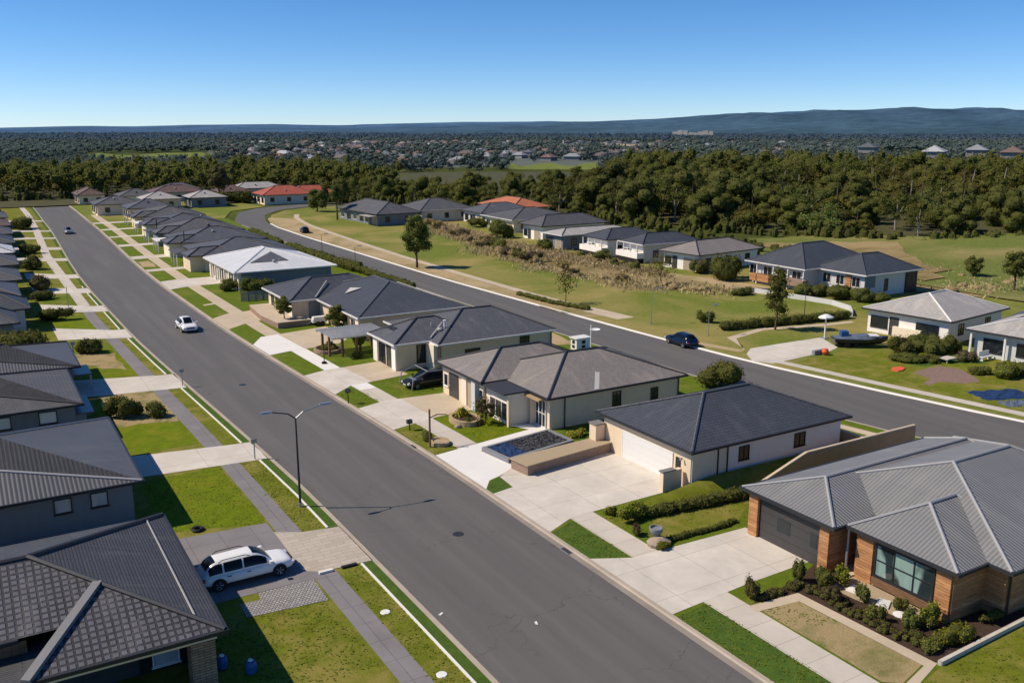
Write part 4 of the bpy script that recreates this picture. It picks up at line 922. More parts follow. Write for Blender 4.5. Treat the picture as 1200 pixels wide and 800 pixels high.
def make_car(name, label, paint, loc, rz, L=4.7, W=1.88, H=1.7, style='suv', group=None, hood=None, roofrack=False):
    c = thing(name, label, 'car', loc, rz, group, world=False)
    hw = W / 2; belt = (.575 if style == 'suv' else .6) * H; h2 = L / 2; hz = belt - .02
    def curve(tab, x):
        for (x0, v0), (x1, v1) in zip(tab, tab[1:]):
            if x <= x1: t = (x - x0) / (x1 - x0); t = t * t * (3 - 2 * t) * .5 + t * .5; return v0 + (v1 - v0) * t
        return tab[-1][1]
    ZT = [(-h2, belt - .3), (-h2 + .06, belt - .1), (-h2 + .25, belt - .01), (0, belt), (h2 - 1.2, belt - .01), (h2 - .5, belt - .07), (h2 - .2, belt - .15), (h2 - .05, belt - .28), (h2, belt - .42)]
    ZB = [(-h2, .46), (-h2 + .15, .33), (-h2 + .6, .26), (h2 - .7, .26), (h2 - .2, .3), (h2, .42)]
    WD = [(-h2, .78), (-h2 + .08, .88), (-h2 + .35, .965), (-h2 + 1.0, 1), (h2 - 1.1, 1), (h2 - .5, .965), (h2 - .2, .88), (h2 - .05, .76), (h2, .62)]
    N = 30; rings = []
    for i in range(N + 1):
        e = i / N; x = -h2 + L * (e + .04 * math.sin(2 * math.pi * e) * -1); zt, zb, w = curve(ZT, x), curve(ZB, x), hw * curve(WD, x); ring = []
        for j in range(20):
            ph = 2 * math.pi * (j + .5) / 20; cy, sz = math.cos(ph), math.sin(ph); ex = .5
            z = (zt + zb) / 2 + (zt - zb) / 2 * math.copysign(abs(sz) ** ex, sz); tp = max(0, (z - (zb + (zt - zb) * .5)) / (zt - zb)); ring.append((x, w * math.copysign(abs(cy) ** .42, cy) * (1 - .12 * tp * tp * 4 * .5), z + (.03 * (1 - (cy * cy)) if sz > 0 else 0)))
        rings.append(ring)
    b = MB().loft(rings); b.smooth = True
    xw, xr = h2 - 1.2, h2 - 2.3
    xe, xb = (-h2 + .85, -h2 + .12) if style != 'sedan' else (-h2 + 1.5, -h2 + .6)
    Hm = H - belt + .03; wb, wt = hw * .915, hw * .7
    def Hx(x):
        if x > xr: s_ = max(0, (xw - x) / (xw - xr)); return Hm * (1 - (1 - s_) ** 1.75) ** .95
        if x > xe: return Hm * (1 - .05 * ((xr - x) / (xr - xe)) ** 2)
        s_ = min(1, (xe - x) / (xe - xb)); return Hm * .95 * (1 - s_ ** 1.9)
    def S(x, ph, off=0):
        c_, s_ = math.cos(ph), math.sin(ph); t = abs(s_) ** .62; y = math.copysign(abs(c_) ** .5, c_) * (wb + (wt - wb) * t); z = belt - .03 + Hx(x) * t
        p = Vector((x, y, z))
        if off:
            d = Vector((.25 * (x - (xr + xe) / 2) / (xr - xe), c_ * 1.1, abs(s_) * .8)).normalized(); p += d * off
        return p
    gx = [xw - (xw - xr) * (i / 8) ** 1.1 for i in range(9)] + [xr + (xe - xr) * i / 8 for i in range(1, 8)] + [xe + (xb - xe) * (i / 6) for i in range(7)]
    rings = [[S(x, math.pi * k / 20) for k in range(21)] for x in gx]
    g = MB().loft(rings, cap=False); b.v, off_ = b.v + g.v, len(b.v); b.f += [tuple(i + off_ for i in f) for f in g.f]; b.mi += g.mi
    # the last face of every greenhouse ring closes it underneath, inside the body
    body = b.build('body', paint, c)
    def patch(nm, f, nu, nv, m='car_glass'):
        mb = MB()
        for i in range(nu):
            for j in range(nv): mb.poly([f((i + a) / nu, (j + d) / nv) for a, d in ((0, 0), (1, 0), (1, 1), (0, 1))])
        mb.smooth = True; return mb.build(nm, m, c)
    def phz(t): return math.asin(min(1, t ** (1 / .62)))
    cuts = [(.07, .26), (.285, .545), (.57, .9)] if style != 'sedan' else [(.1, .46), (.49, .9)]
    for sg in (-1, 1):
        for u0, u1 in cuts:
            def f(u, v, u0=u0, u1=u1, sg=sg):
                x = xb + (xw - xb) * (u0 + (u1 - u0) * u); ph = phz(.13 + .66 * v); p = S(x, ph, .014); return (p.x, p.y * -sg, p.z) if sg < 0 else (p.x, -p.y, p.z)
            def f2(u, v, f=f, sg=sg): p = f(u, v); return (p[0], abs(p[1]) * sg, p[2])
            patch('side_window', (lambda u, v, f2=f2, sg=sg: f2(u, v)) if sg < 0 else (lambda u, v, f2=f2: f2(1 - u, v)), 6, 4)
    pa = phz(.93)
    patch('windscreen', lambda u, v: tuple(S(xw - .1 + (xr + .02 - xw + .1) * u, pa + (math.pi - 2 * pa) * v, .016) + Vector((.012, 0, 0))), 6, 10)
    patch('rear_window', lambda u, v: tuple(S(xe - .03 + (xb + .16 - xe + .03) * u, math.pi - pa - (math.pi - 2 * pa) * (1 - v), .016) + Vector((-.014, 0, 0))), 5, 10)
    zb_, zr = belt - .05, H - .05
    rw = .2 * H + .02
    for x in (-h2 + .85, h2 - .92):
        for sg in (-1, 1):
            y = sg * (hw - .115)
            a = MB(); n = 20; fy = sg * (hw + .004); arc = [(x + rw * 1.2 * math.cos(t * math.pi / n - .25 + .5 * (t / n)), fy, rw + rw * 1.2 * math.sin(t * math.pi / n - .25 + .5 * t / n)) for t in range(n + 1)]
            a.poly(arc[::-1] if sg > 0 else arc); a.build('wheel_arch', 'black', c)
            w = thing('wheel', '', 'x', (x, y, rw), 0, world=False); del w['label'], w['category']; w.parent = c
            t = MB().lathe([(rw * .6, -.11), (rw * .95, -.12), (rw, -.09), (rw, .09), (rw * .95, .12), (rw * .6, .11)], 22, axis='y'); t.smooth = True; to = t.build('tyre', 'black', w)
            m = MB().lathe([(.02, sg * .09), (rw * .16, sg * .1), (rw * .2, sg * .07)], 16, axis='y', mi=0); m.lathe([(rw * .56, sg * .08), (rw * .64, sg * .125), (rw * .66, sg * .1)], 22, axis='y')
            m.lathe([(.01, sg * .05), (rw * .6, sg * .055)], 20, axis='y', mi=1)
            for i in range(5):
                an = 2 * math.pi * i / 5; m.tube((rw * .12 * math.cos(an), sg * .095, rw * .12 * math.sin(an)), (rw * .6 * math.cos(an), sg * .105, rw * .6 * math.sin(an)), .032, .045, 5)
            m.build('rim', ['alloy', 'black'], w)
    fz = hz - .28
    for sg in (-1, 1):
        MB().box(h2 - .3, h2 - .02, min(sg * hw * .52, sg * hw * .86), max(sg * hw * .52, sg * hw * .86), fz - .1, fz + .03).build('headlight', 'lamp_clear', c)
        MB().box(-h2 - .015, -h2 + .14, min(sg * hw * .62, sg * hw * .9), max(sg * hw * .62, sg * hw * .9), belt - .3, belt - .14).build('tail_light', 'lamp_red', c)
        mm = MB().box(xw - .28, xw - .1, min(sg * (hw - .02), sg * (hw + .2)), max(sg * (hw - .02), sg * (hw + .2)), belt + .02, belt + .17); mm.build('wing_mirror', paint, c)
        if roofrack:
            MB().path([(xr - .15, sg * wt * .93, H - .1), (xr - .4, sg * wt * .93, H + .01), (xe + .3, sg * wt * .93, H), (xe + .1, sg * wt * .93, H - .12)], [.022] * 4, 6).build('roof_rail', 'black', c)
        MB().box(-h2 + .85 + .5, h2 - .92 - .5, min(sg * (hw - .03), sg * (hw + .006)), max(sg * (hw - .03), sg * (hw + .006)), .27, .36).build('side_skirt', 'black', c)
        for xx in (xb + (xw - xb) * .32, xb + (xw - xb) * .6): MB().box(xx, xx + .2, min(sg * (hw - .01), sg * (hw + .018)), max(sg * (hw - .01), sg * (hw + .018)), belt - .19, belt - .155).build('door_handle', 'black', c)
    MB().box(h2 - .1, h2 + .006, -hw * .46, hw * .46, fz - .12, fz + .05).build('grille', 'black', c)
    MB().box(h2 - .1, h2 + .03, -hw * .74, hw * .74, .36, .5).build('bumper', 'black' if style == 'suv' else paint, c)
    MB().box(-h2 - .03, -h2 + .1, -hw * .7, hw * .7, .4, .54).build('bumper', 'black', c)
    MB().box(h2 + .03, h2 + .04, -.25, .25, .4, .5).build('number_plate', 'plastic_white', c)
    if hood: MB().poly([(h2 - 1.02, -hw * .7, hz + .035), (h2 - .5, -hw * .68, hz - .035), (h2 - .5, hw * .68, hz - .035), (h2 - 1.02, hw * .7, hz + .035)]).build('bonnet_panel', hood, c)
    return c
make_car('parked_car', 'white estate car with black roof rails parked on the nearest driveway', 'paint_white', (11.35, 47.95, .12), R(1.5), 5.1, 1.95, 1.62, 'suv', None, None, True)
make_car('driving_car', 'white sedan in the middle of the front street coming towards the viewer', 'paint_white', (22.6, 117.0, .004), R(-90), 4.9, 1.95, 1.6, 'sedan')
make_car('driving_car', 'pale car far up the front street casting a short dark shadow', 'paint_silver', (21.6, 242.5, .004), R(-90), 4.6, 1.8, 1.5, 'sedan')
make_car('parked_car', 'dark navy hatchback on the far kerb of the back street', 'paint_navy', (70.1, 79.0, .02), R(-94 + 180), 4.5, 1.85, 1.52, 'hatch')
make_car('parked_car', 'dark car far off on the dirt verge near the turning of the back street', 'paint_black', (70.3, 214.5, .11), R(80), 4.4, 1.8, 1.5, 'hatch')
make_car('parked_car', 'dark car with a silver front parked on a lawn between two beige houses', 'paint_black', (37.0, 78.3, .11), R(183), 4.6, 1.85, 1.5, 'hatch', None, 'paint_silver')

# ------------------------------------------------------------------ street furniture and yard things
def street_lamp(label, x, y, h, arms, m='pole_dark', group='street lamps', base=.1, r=.085):
    t = thing('street_lamp', label, 'street lamp', (x, y, 0), 0, group)
    MB().tube((x, y, base), (x, y, h), r, r * .62, 10).build('post', m, t); MB().tube((x, y, base), (x, y, base + .28), r * 1.8, r * 1.6, 10).build('base', 'metal', t)
    for dx, dy, dz in arms:
        am = MB().path([(x, y, h - .05), (x + dx * .3, y + dy * .3, h + dz * .55), (x + dx, y + dy, h + dz)], [r * .6, r * .5, r * .45], 8).build('arm', m if dx < 0 else 'metal', t)
        l = math.hypot(dx, dy); ux, uy = dx / l, dy / l; p = Vector((x + dx, y + dy, h + dz))
        hd = MB(); q = []
        for d0, w in ((-.1, .07), (.15, .14), (.6, .12), (.72, .05)): q.append([(p.x + ux * d0 - uy * w, p.y + uy * d0 + ux * w, p.z - .03), (p.x + ux * d0 + uy * w, p.y + uy * d0 - ux * w, p.z - .03), (p.x + ux * d0 + uy * w * .7, p.y + uy * d0 - ux * w * .7, p.z + .08), (p.x + ux * d0 - uy * w * .7, p.y + uy * d0 + ux * w * .7, p.z + .08)])
        hd.loft(q).build('lamp_head', 'metal', am)
    return t
street_lamp('tall dark street lamp with two spread arms on the near left verge', 17.08, 55.9, 6.25, [(-1.6, 0, .62), (1.75, 0, .62)])
street_lamp('thin street lamp on the park side verge of the back street', 74.0, 89.3, 4.4, [(.9, 0, .3)], 'metal', r=.06)
street_lamp('thin pole lamp behind the navy hatchback', 75.8, 80.7, 3.6, [(.7, 0, .2)], 'metal', r=.05)
street_lamp('thin dark pole lamp beside the clipped hedge', 93.7, 81.9, 5.2, [(-.8, 0, .2)], r=.05)
for lb, x, y, h in (('dark pole on the near kerb of the back street behind the white roof', 60.0, 173, 4.2), ('second dark pole on the near kerb of the back street', 59.7, 154.6, 3.8)): street_lamp(lb, x, y, h, [(.6, 0, .15)], r=.055)
def post(nm, label, cat, x, y, h, r, m, top=None, base=.1):
    t = thing(nm, label, cat, (x, y, 0)); MB().tube((x, y, base), (x, y, h), r, r * .9, 8).build('post', m, t)
    if top: top(t, x, y, h)
    return t
def sign_top(t, x, y, h): MB().box(x - .22, x + .22, y - .02, y + .02, h - .25, h + .1).build('panel', 'metal', t)
def box_top(t, x, y, h):
    MB().box(x - .22, x + .22, y - .15, y + .15, h, h + .32).build('mailbox', 'frame_dark', t); MB().box(x - .15, x + .15, y - .165, y - .151, h + .17, h + .21).build('slot', 'metal', t)
post('sign_post', 'short grey post beside the third pale driveway on the left', 'post', 16.6, 90.2, 1.7, .05, 'metal', sign_top)
post('sign_post', 'short grey post at the white edging before the second driveway on the left', 'post', 17.0, 66.4, 1.6, .05, 'metal', sign_top)
post('timber_post', 'dark timber post with a bracket on the verge garden', 'post', 29.55, 62.0, 3.2, .09, 'wood_post', lambda t, x, y, h: MB().path([(x, y, h - .7), (x + .7, y + .1, h - .55), (x + 1.5, y, h - .65)], [.05, .05, .04], 6).build('bracket', 'wood_post', t))
post('letterbox', 'dark letterbox on a post on the small verge lawn', 'letterbox', 28.3, 76.4, 1.15, .05, 'frame_dark', box_top)
post('letterbox', 'low dark letterbox near the kerb by the timber post', 'letterbox', 29.9, 66.6, .7, .05, 'frame_dark', box_top)
post('basket_post', 'thin black post with a round foot on the tan driveway', 'post', 31.4, 91.5, 2.2, .05, 'black', lambda t, x, y, h: MB().tube((x, y, .115), (x, y, .3), .3, .26, 12).build('base', 'black', t), .115)
post('sign_post', 'white tipped post standing before the big round bush', 'post', 8.5, 104.0, 2.6, .08, 'metal', sign_top)
post('street_pole', 'dark bare pole beside the far pale driveways', 'post', 36.6, 213, 5.4, .12, 'pole_dark'); post('street_pole', 'dark pole standing before the white gabled porch', 'post', 36.8, 186, 5.0, .11, 'pole_dark'); post('street_pole', 'thin pole by the purple shrub on the left', 'post', 11.2, 137, 3.4, .05, 'metal')

# retaining walls and pillars at the white garage
t = thing('retaining_wall', 'low brown retaining wall with a broad cap beside the garage driveway', 'wall', (37, 53.9, 0))
MB().prism([(32.9, 52.85), (32.65, 54.75), (41.0, 55.4), (41.2, 53.9)], .1, .82).build('body', 'brick', t); MB().prism([(32.8, 52.75), (32.55, 54.85), (41.05, 55.5), (41.25, 53.8)], .822, .9).build('cap', 'gravel_tan', t)
def pillar(lb, x, y, h, wx, wy):
    t = thing('gate_pillar', lb, 'pillar', (x, y, 0)); MB().box(x - wx, x + wx, y - wy, y + wy, .1, h).build('shaft', 'beige', t); MB().box(x - wx - .07, x + wx + .07, y - wy - .07, y + wy + .07, h, h + .1).build('cap', 'conc_grey', t); return t
pillar('beige pillar with a grey cap at the end of the low brown wall', 41.35 - .75, 55.05, 2.15, .42, .42)
t = thing('wing_wall', 'short beige wing wall at the right corner of the garage driveway', 'wall', (40, 45.6, 0))
MB().prism([(39.2, 45.42), (40.85, 45.42), (40.85, 45.78), (39.2, 45.78)], .1, 1.55).build('body', 'beige', t); MB().box(39.12, 40.3, 45.36, 45.84, 1.552, 1.63).build('cap', 'conc_grey', t)
t = thing('boundary_wall', 'long brown boundary wall running back from the garage house lawn', 'wall', (52, 42.0, 0))
wm = MB(); xs = [43.5 + i * 1.5 for i in range(12)] + [61.5]
for a, b in zip(xs, xs[1:]):
    za, zb = [max(.16, min(2.05, .15 + (q - 43.5) * .32)) for q in (a, b)]
    i = len(wm.v); wm.v += [(a, 42.05, 0), (b, 42.05, 0), (b, 42.05, zb), (a, 42.05, za), (a, 42.3, 0), (b, 42.3, 0), (b, 42.3, zb), (a, 42.3, za)]
    for q in ((0, 1, 2, 3), (5, 4, 7, 6), (3, 2, 6, 7)): wm.f.append(tuple(i + k for k in q)); wm.mi.append(0)
wm.poly([(61.5, 42.05, 0), (61.5, 42.3, 0), (61.5, 42.3, 2.05), (61.5, 42.05, 2.05)]); wm.build('body', 'brown_wall', t)
cp = MB()
for a, b in zip(xs, xs[1:]):
    za, zb = [max(.16, min(2.05, .15 + (q - 43.5) * .32)) for q in (a, b)]; cp.tube((a, 42.175, za + .03), (b, 42.175, zb + .03), .15, .15, 4)
cp.build('coping', 'conc_tan', t)
t = thing('boundary_wall', 'low tan wall at the back corner beside the garage house', 'wall', (59, 47, 0)); MB().box(57, 57.2, 42.6, 54, .1, 1.5).build('body', 'brown_wall', t); MB().box(56.95, 57.25, 42.5, 54.1, 1.502, 1.57).build('coping', 'conc_tan', t)
# lawn bank beside the garage house
bk = MB(); xs = [33.3 + i * (56.5 - 33.3) / 24 for i in range(25)]
def bankz(x, v):
    k = min(1, max(0, (x - 34) / 9)); return .1 + k * (.55 * math.sin(min(1, max(0, v)) * math.pi * .5) + .25 * v)
def banky(x, v): return (42.9 - .012 * (x - 33)) + v * (1.35 + min(1, (x - 33) / 8) * .45)
for a, b in zip(xs, xs[1:]):
    for j in range(5):
        v0, v1 = j / 5, (j + 1) / 5; bk.poly([(a, banky(a, v0), bankz(a, v0) + .004), (b, banky(b, v0), bankz(b, v0) + .004), (b, banky(b, v1), bankz(b, v1) + .004), (a, banky(a, v1), bankz(a, v1) + .004)])
struct(bk.build('lawn_bank', 'lawn_olive'))

# the covered dark bed in front of the tiled house
t = thing('covered_bed', 'sunken bed of dark gravel with a blue tarpaulin and grey rim', 'garden bed', (36, 57.6, 0))
rim = [(32.6, 59.15), (33.0, 55.75), (39.7, 56.85), (39.5, 60.25)]; inn = [(32.95, 58.95), (33.3, 56.1), (39.4, 57.1), (39.2, 59.95)]
mb = MB()
for k in range(4):
    a, b, c_, d = rim[k], rim[(k + 1) % 4], inn[(k + 1) % 4], inn[k]
    for q in ([(*a, .42), (*b, .42), (*c_, .42), (*d, .42)], [(*a, .05), (*b, .05), (*b, .42), (*a, .42)], [(*d, .42), (*c_, .42), (*c_, .2), (*d, .2)]): mb.poly(q)
mb.build('rim', 'slate_wall', t)
rng = np.random.default_rng(5); V = []
for _ in range(1500):
    u, v = rng.random(2); 
    if u < .28: continue
    p = Vector((*inn[0], 0)).lerp(Vector((*inn[3], 0)), u).lerp(Vector((*inn[1], 0)).lerp(Vector((*inn[2], 0)), u), v); sz = .04 + .1 * rng.random(); a = rng.random() * 6.3; tz = rng.normal() * .025
    V.append([(p.x + sz * math.cos(a + k * 1.57), p.y + sz * math.sin(a + k * 1.57), .3 + .1 * rng.random() + tz * (1 if k in (0, 1) else -1)) for k in range(4)])
me = quads_mesh('gravel', V, ['gravel_dark']); o = bpy.data.objects.new('gravel', me); COL.objects.link(o); o.parent = t; me.transform(Matrix.Translation(-OFF[t.name]))
MB().poly([(*p, .3) for p in inn[:1] + [inn[1], inn[2], inn[3]]]).build('soil', 'gravel_dark', t)
tp = MB(); n = 9; q = [Vector((33.05, 58.85, 0)), Vector((33.4, 56.25, 0)), Vector((35.1, 56.5, 0)), Vector((34.9, 59.1, 0))]
def tpz(u, v): return .4 + .05 * math.sin(u * 9 + v * 4) * math.cos(v * 11) + .03 * math.sin(u * 23 + v * 17)
for i in range(n):
    for j in range(n):
        P4 = []
        for (u, v) in ((i / n, j / n), ((i + 1) / n, j / n), ((i + 1) / n, (j + 1) / n), (i / n, (j + 1) / n)): p = q[0].lerp(q[3], u).lerp(q[1].lerp(q[2], u), v); P4.append((p.x, p.y, tpz(u, v)))
        tp.poly(P4[::-1])
tp.build('tarpaulin', 'tarp_blue', t)

# planters, boulders and small yard things
def ring_wall(nm, lb, cat, cx, cy, rx, ry, h, m, soil, w=.28, a0=0, a1=2 * math.pi):
    t = thing(nm, lb, cat, (cx, cy, 0)); mb = MB(); n = 20
    for k in range(n):
        A = [a0 + (a1 - a0) * (k + j) / n for j in (0, 1)]; o = [(cx + rx * math.cos(a), cy + ry * math.sin(a)) for a in A]; i = [(cx + (rx - w) * math.cos(a), cy + (ry - w) * math.sin(a)) for a in A]
        mb.poly([(*o[0], .1), (*o[1], .1), (*o[1], h), (*o[0], h)]); mb.poly([(*i[1], .1), (*i[0], .1), (*i[0], h), (*i[1], h)]); mb.poly([(*o[0], h), (*o[1], h), (*i[1], h), (*i[0], h)])
    mb.build('wall', m, t); MB().poly([(cx + (rx - w) * math.cos(2 * math.pi * k / n), cy + (ry - w) * math.sin(2 * math.pi * k / n), h - .1) for k in range(n)]).build('soil', soil, t); return t
ring_wall('planter', 'curved sandstone planter on the small bright lawn', 'planter', 34.9, 66.3, 1.25, 1.7, .55, 'sandstone', 'mulch')
ring_wall('planter', 'low round sandstone planter on the verge by the timber post', 'planter', 30.55, 62.35, .8, .95, .38, 'sandstone', 'gravel_tan')
ring_wall('planter', 'low brick ring planter at the pergola corner', 'planter', 33.6, 96.6, 1.5, 1.8, .5, 'brick', 'mulch')
def boulder(lb, x, y, z, sx, sy, sz, seed=1):
    rng = random.Random(seed); V = CS3 * np.array([sx, sy, sz]); nz = 1 + .12 * np.sin(V[..., 0:1] * 7 + seed) * np.cos(V[..., 1:2] * 6) + .1 * np.sin(V[..., 2:3] * 9 + seed); V = V * nz
    me = quads_mesh('boulder', V, ['rock']); o = bpy.data.objects.new('boulder', me); COL.objects.link(o); o.location = (x, y, z); tag(o, lb, 'boulder'); return o
boulder('tan boulder with a dark pot on it at the corner of the driveway', 33.75, 39.3, .2, .75, .55, .45)
boulder('small pale rock beside the sandstone planter', 33.7, 65.2, .2, .3, .25, .2, 3)
t = solid('plant_pot', 'round dark pot standing on the tan boulder', 'pot', MB().lathe([(.02, 0), (.25, .02), (.4, .3), (.42, .5), (.36, .52), (.34, .4), (.02, .38)], 18), 'slate_wall', (33.9, 39.75, .5))
for lb, x, y, m, sx, rz in (('white paving slab in the gravel nearest the porch', 39.3, 29.5, 'plastic_white', .42, .2), ('second white slab below the big window', 39.3, 27.7, 'palegrey', .45, .5)): solid('paving_slab', lb, 'slab', MB().box(-sx, sx, -.32, .32, 0, .08), m, (x, y, .11), rz)
solid('stone_disc', 'round white disc lying in the gravel bed', 'stepping stone', MB().lathe([(.01, 0), (.36, 0), (.38, .05), (.01, .07)], 20), 'plastic_white', (39.1, 26.5, .112))
for lb, x, y in (('pale oval drain lid on the olive verge', 16.5, 40.4), ('pale drain lid on the verge at the bottom edge', 16.5, 33.9)): solid('manhole_cover', lb, 'manhole cover', MB().lathe([(.01, .03), (.24, .03), (.27, 0)][::-1], 18), 'plastic_white', (x, y, .107))
t = thing('drain', 'pale concrete drain block with a dark grate at the paver edge', 'drain', (15.9, 46.3, 0)); MB().box(14.95, 15.75, 46.05, 46.25, .1, .24).build('block', 'conc_edge', t); MB().box(16.3, 17.2, 46.05, 46.28, .1, .22).build('grate', 'black', t)
for lb, x, y, z in (('blue water drum beside the stone pillar', 8.0, 39.6, .1), ('blue drum on the shaded lawn at the bottom edge', 9.05, 38.55, .1)):
    t = thing('water_drum', lb, 'drum', (x, y, 0)); MB().lathe([(.01, z), (.22, z), (.27, z + .1), (.26, z + .35), (.27, z + .4), (.2, z + .58), (.01, z + .62)], 18, (x, y, 0)).build('body', 'plastic_blue', t); MB().tube((x, y, z + .62), (x, y, z + .68), .1, .1, 12).build('lid', 'plastic_white', t)
solid('garden_hose', 'dark coil lying on the bright lawn edge by the nearest driveway', 'hose', MB().lathe([(.15, .0), (.34, .02), (.42, .1), (.34, .2), (.18, .16)], 18), 'black', (10.4, 55.6, .1))
for lb, x, y, rz in (('small scrap of white paper on the near asphalt', 18.95, 38.9, .5), ('white scrap on the asphalt near the middle of the street', 22.7, 35.6, 1.2)):
    solid('paper_scrap', lb, 'litter', MB().poly([(-.16, -.07, .02), (.16, -.06, .035), (.15, .07, .02), (-.15, .06, .045)]), 'plastic_white', (x, y, .0), rz)

# terrace wall, grey fence, pergola
t = thing('terrace', 'low brick terrace wall with a pale paved top before the L shaped house', 'terrace', (34, 115, 0))
MB().prism([(32.0, 117), (32.4, 111.1), (36.6, 111.2), (36.6, 113.2), (35.2, 113.4), (35.2, 124.6), (32.6, 124.7)], .1, .8).build('wall', 'brick', t); MB().prism([(31.95, 117), (32.35, 111.0), (36.65, 111.1), (36.65, 113.25), (35.25, 113.4), (35.25, 124.7), (32.55, 124.8)], .802, .87).build('paving', 'conc_tan', t)
t = thing('timber_fence', 'weathered grey paling fence between two lawns', 'fence', (35.4, 132, 0))
for k in range(5): MB().box(33.3 + k * 1.05, 33.42 + k * 1.05, 131.9, 132.02, .1, 1.6).build('post', 'pole_dark', t)
mb = MB()
for k in range(28): mb.box(33.3 + k * .155, 33.3 + k * .155 + .12, 131.86, 131.895, .15, 1.5)
mb.build('paling', 'slate_wall', t)
t = thing('pergola', 'grey slatted pergola on timber posts over a small lawn', 'pergola', (36, 95, 0))
for x, y in ((33.0, 94.2), (34.2, 93.4), (35.6, 92.8), (38.9, 92.6), (33.4, 97.6), (39, 97)): MB().box(x - .12, x + .12, y - .12, y + .12, .1, 2.3).build('post', 'wood_post', t)
MB().box(32.6, 39.4, 92.5, 92.66, 2.3, 2.45).build('beam', 'palegrey', t); MB().box(32.6, 39.4, 97.4, 97.56, 2.3, 2.45).build('beam', 'palegrey', t)
mb = MB()
for k in range(23): mb.box(32.7 + k * .295, 32.85 + k * .295, 92.3, 97.8, 2.46, 2.54)
mb.build('roof_slats', 'metal', t)
t = thing('garden_trailer', 'small white and grey trailer by the terrace', 'trailer', (37.4, 110.6, 0))
MB().box(36.6, 38.4, 110.1, 111.0, .55, 1.0).build('tray', 'palegrey', t); MB().box(36.7, 38.3, 110.2, 110.9, 1.0, 1.25).build('load', 'plastic_white', t)
for x in (37.2, 37.8):
    for y in (110.05, 111.05): MB().lathe([(.05, -.06), (.3, -.06), (.3, .06), (.05, .06)], 14, (x, y, .4), 'y').build('wheel', 'black', t)
MB().tube((36.6, 110.55, .6), (35.8, 110.55, .5), .04, .04, 6).build('drawbar', 'metal', t)
# frame over the parked car on the lawn
t = thing('hoop_frame', 'bent grey pipe frame standing over the parked dark car', 'frame', (37.5, 79.3, 0))
for y in (77.0, 79.8): MB().path([(34.9, y, .1), (35.1, y, 1.3), (36.6, y, 1.85), (39.0, y, 1.75), (39.6, y, .1)], [.05] * 5, 6).build('hoop', 'metal', t)
MB().tube((36.6, 77, 1.85), (36.6, 79.8, 1.85), .04, .04, 6).build('crossbar', 'metal', t)
# cabinet behind the tiled house
t = thing('garden_cabinet', 'white cabinet with two dark openings behind the stepped tiled roof', 'cabinet', (58.8, 86.4, 0))
x, y = 58.6, 83.0; MB().box(x - .9, x + .9, y - .6, y + .6, .1, 1.4).build('body', 'plastic_white', t); MB().box(x - 1.05, x + 1.05, y - .75, y + .75, 1.402, 1.52).build('top', 'door_white', t)
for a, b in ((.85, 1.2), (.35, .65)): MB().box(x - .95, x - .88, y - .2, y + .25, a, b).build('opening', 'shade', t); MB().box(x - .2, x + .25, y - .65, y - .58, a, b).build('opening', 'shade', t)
# across the back street: boat, parasol, balls, tables
t = thing('boat', 'grey inflatable boat with blue and white covers on the lawn', 'boat', (86.8, 67.6, 0), R(-35), world=False)
def hullring(x, w, z0, z1): return [(x, -w, z1), (x, -w * .96, (z0 + z1) / 2), (x, -w * .55, z0), (x, w * .55, z0), (x, w * .96, (z0 + z1) / 2), (x, w, z1), (x, w * .7, z1 + .06), (x, -w * .7, z1 + .06)]
mb = MB().loft([hullring(-3, .95, .5, 1.05), hullring(-1.5, 1.15, .4, 1.05), (hullring(.8, 1.15, .42, 1.1)), hullring(2.2, .8, .55, 1.2), hullring(3.1, .15, .9, 1.3)]); mb.smooth = True; mb.build('hull', 'paint_black', t)
cv = MB().loft([[(x, -w, 1.12), (x, -w * .5, 1.12 + h), (x, w * .5, 1.12 + h), (x, w, 1.12)] for x, w, h in ((-2.9, .8, .1), (-1, 1.0, .3), (.6, 1.0, .42), (2.0, .7, .2), (2.9, .15, .12))]); cv.build('cover', 'tarp_grey', t)
MB().box(-2.2, -1.4, -.5, .5, 1.2, 1.9).build('canopy', 'plastic_blue', t); MB().box(.9, 2.0, -.6, .6, 1.36, 1.48).build('cover', 'plastic_white', t)
for sx in (-1.6, -.6):
    for sg in (-1, 1): MB().lathe([(.05, -.08), (.3, -.08), (.3, .08), (.05, .08)], 14, (sx, sg * 1.0, .42), 'y').build('wheel', 'black', t)
MB().tube((-2.4, 0, .4), (3.4, 0, .45), .06, .06, 6).build('trailer_frame', 'metal', t)
t = thing('parasol', 'white flat topped parasol at the end of the pale driveway', 'parasol', (86.6, 72.4, 0))
x, y = 86.6, 72.4; MB().tube((x, y, .1), (x, y, 2.75), .1, .08, 10).build('pole', 'plastic_white', t); MB().box(x - .4, x + .4, y - .4, y + .4, .1, .22).build('base', 'metal', t)
mb = MB().loft([[(x + 1.0 * math.cos(a) * k, y + .8 * math.sin(a) * k, z) for a in [2 * math.pi * i / 8 for i in range(8)]] for k, z in ((1, 2.62), (.97, 2.75), (.4, 3.0), (.03, 3.08))]); mb.build('canopy', 'plastic_white', t)
mb = MB().lathe([(.01, .0), (.28, .1), (.4, .38), (.28, .68), (.01, .78)], 16); mb.smooth = True
solid('ball', 'large orange ball on the lawn across the back street', 'ball', mb, 'plastic_orange', (80.2, 66.8, .1))
solid('mat', 'flat orange mat lying on the lawn beside the low shrubs', 'mat', MB().prism([(-1, -.4), (-.3, -.6), (.9, -.5), (1.1, .2), (.2, .55), (-.8, .4)], 0, .1), 'plastic_orange', (81.6, 58.6, .11), .3)
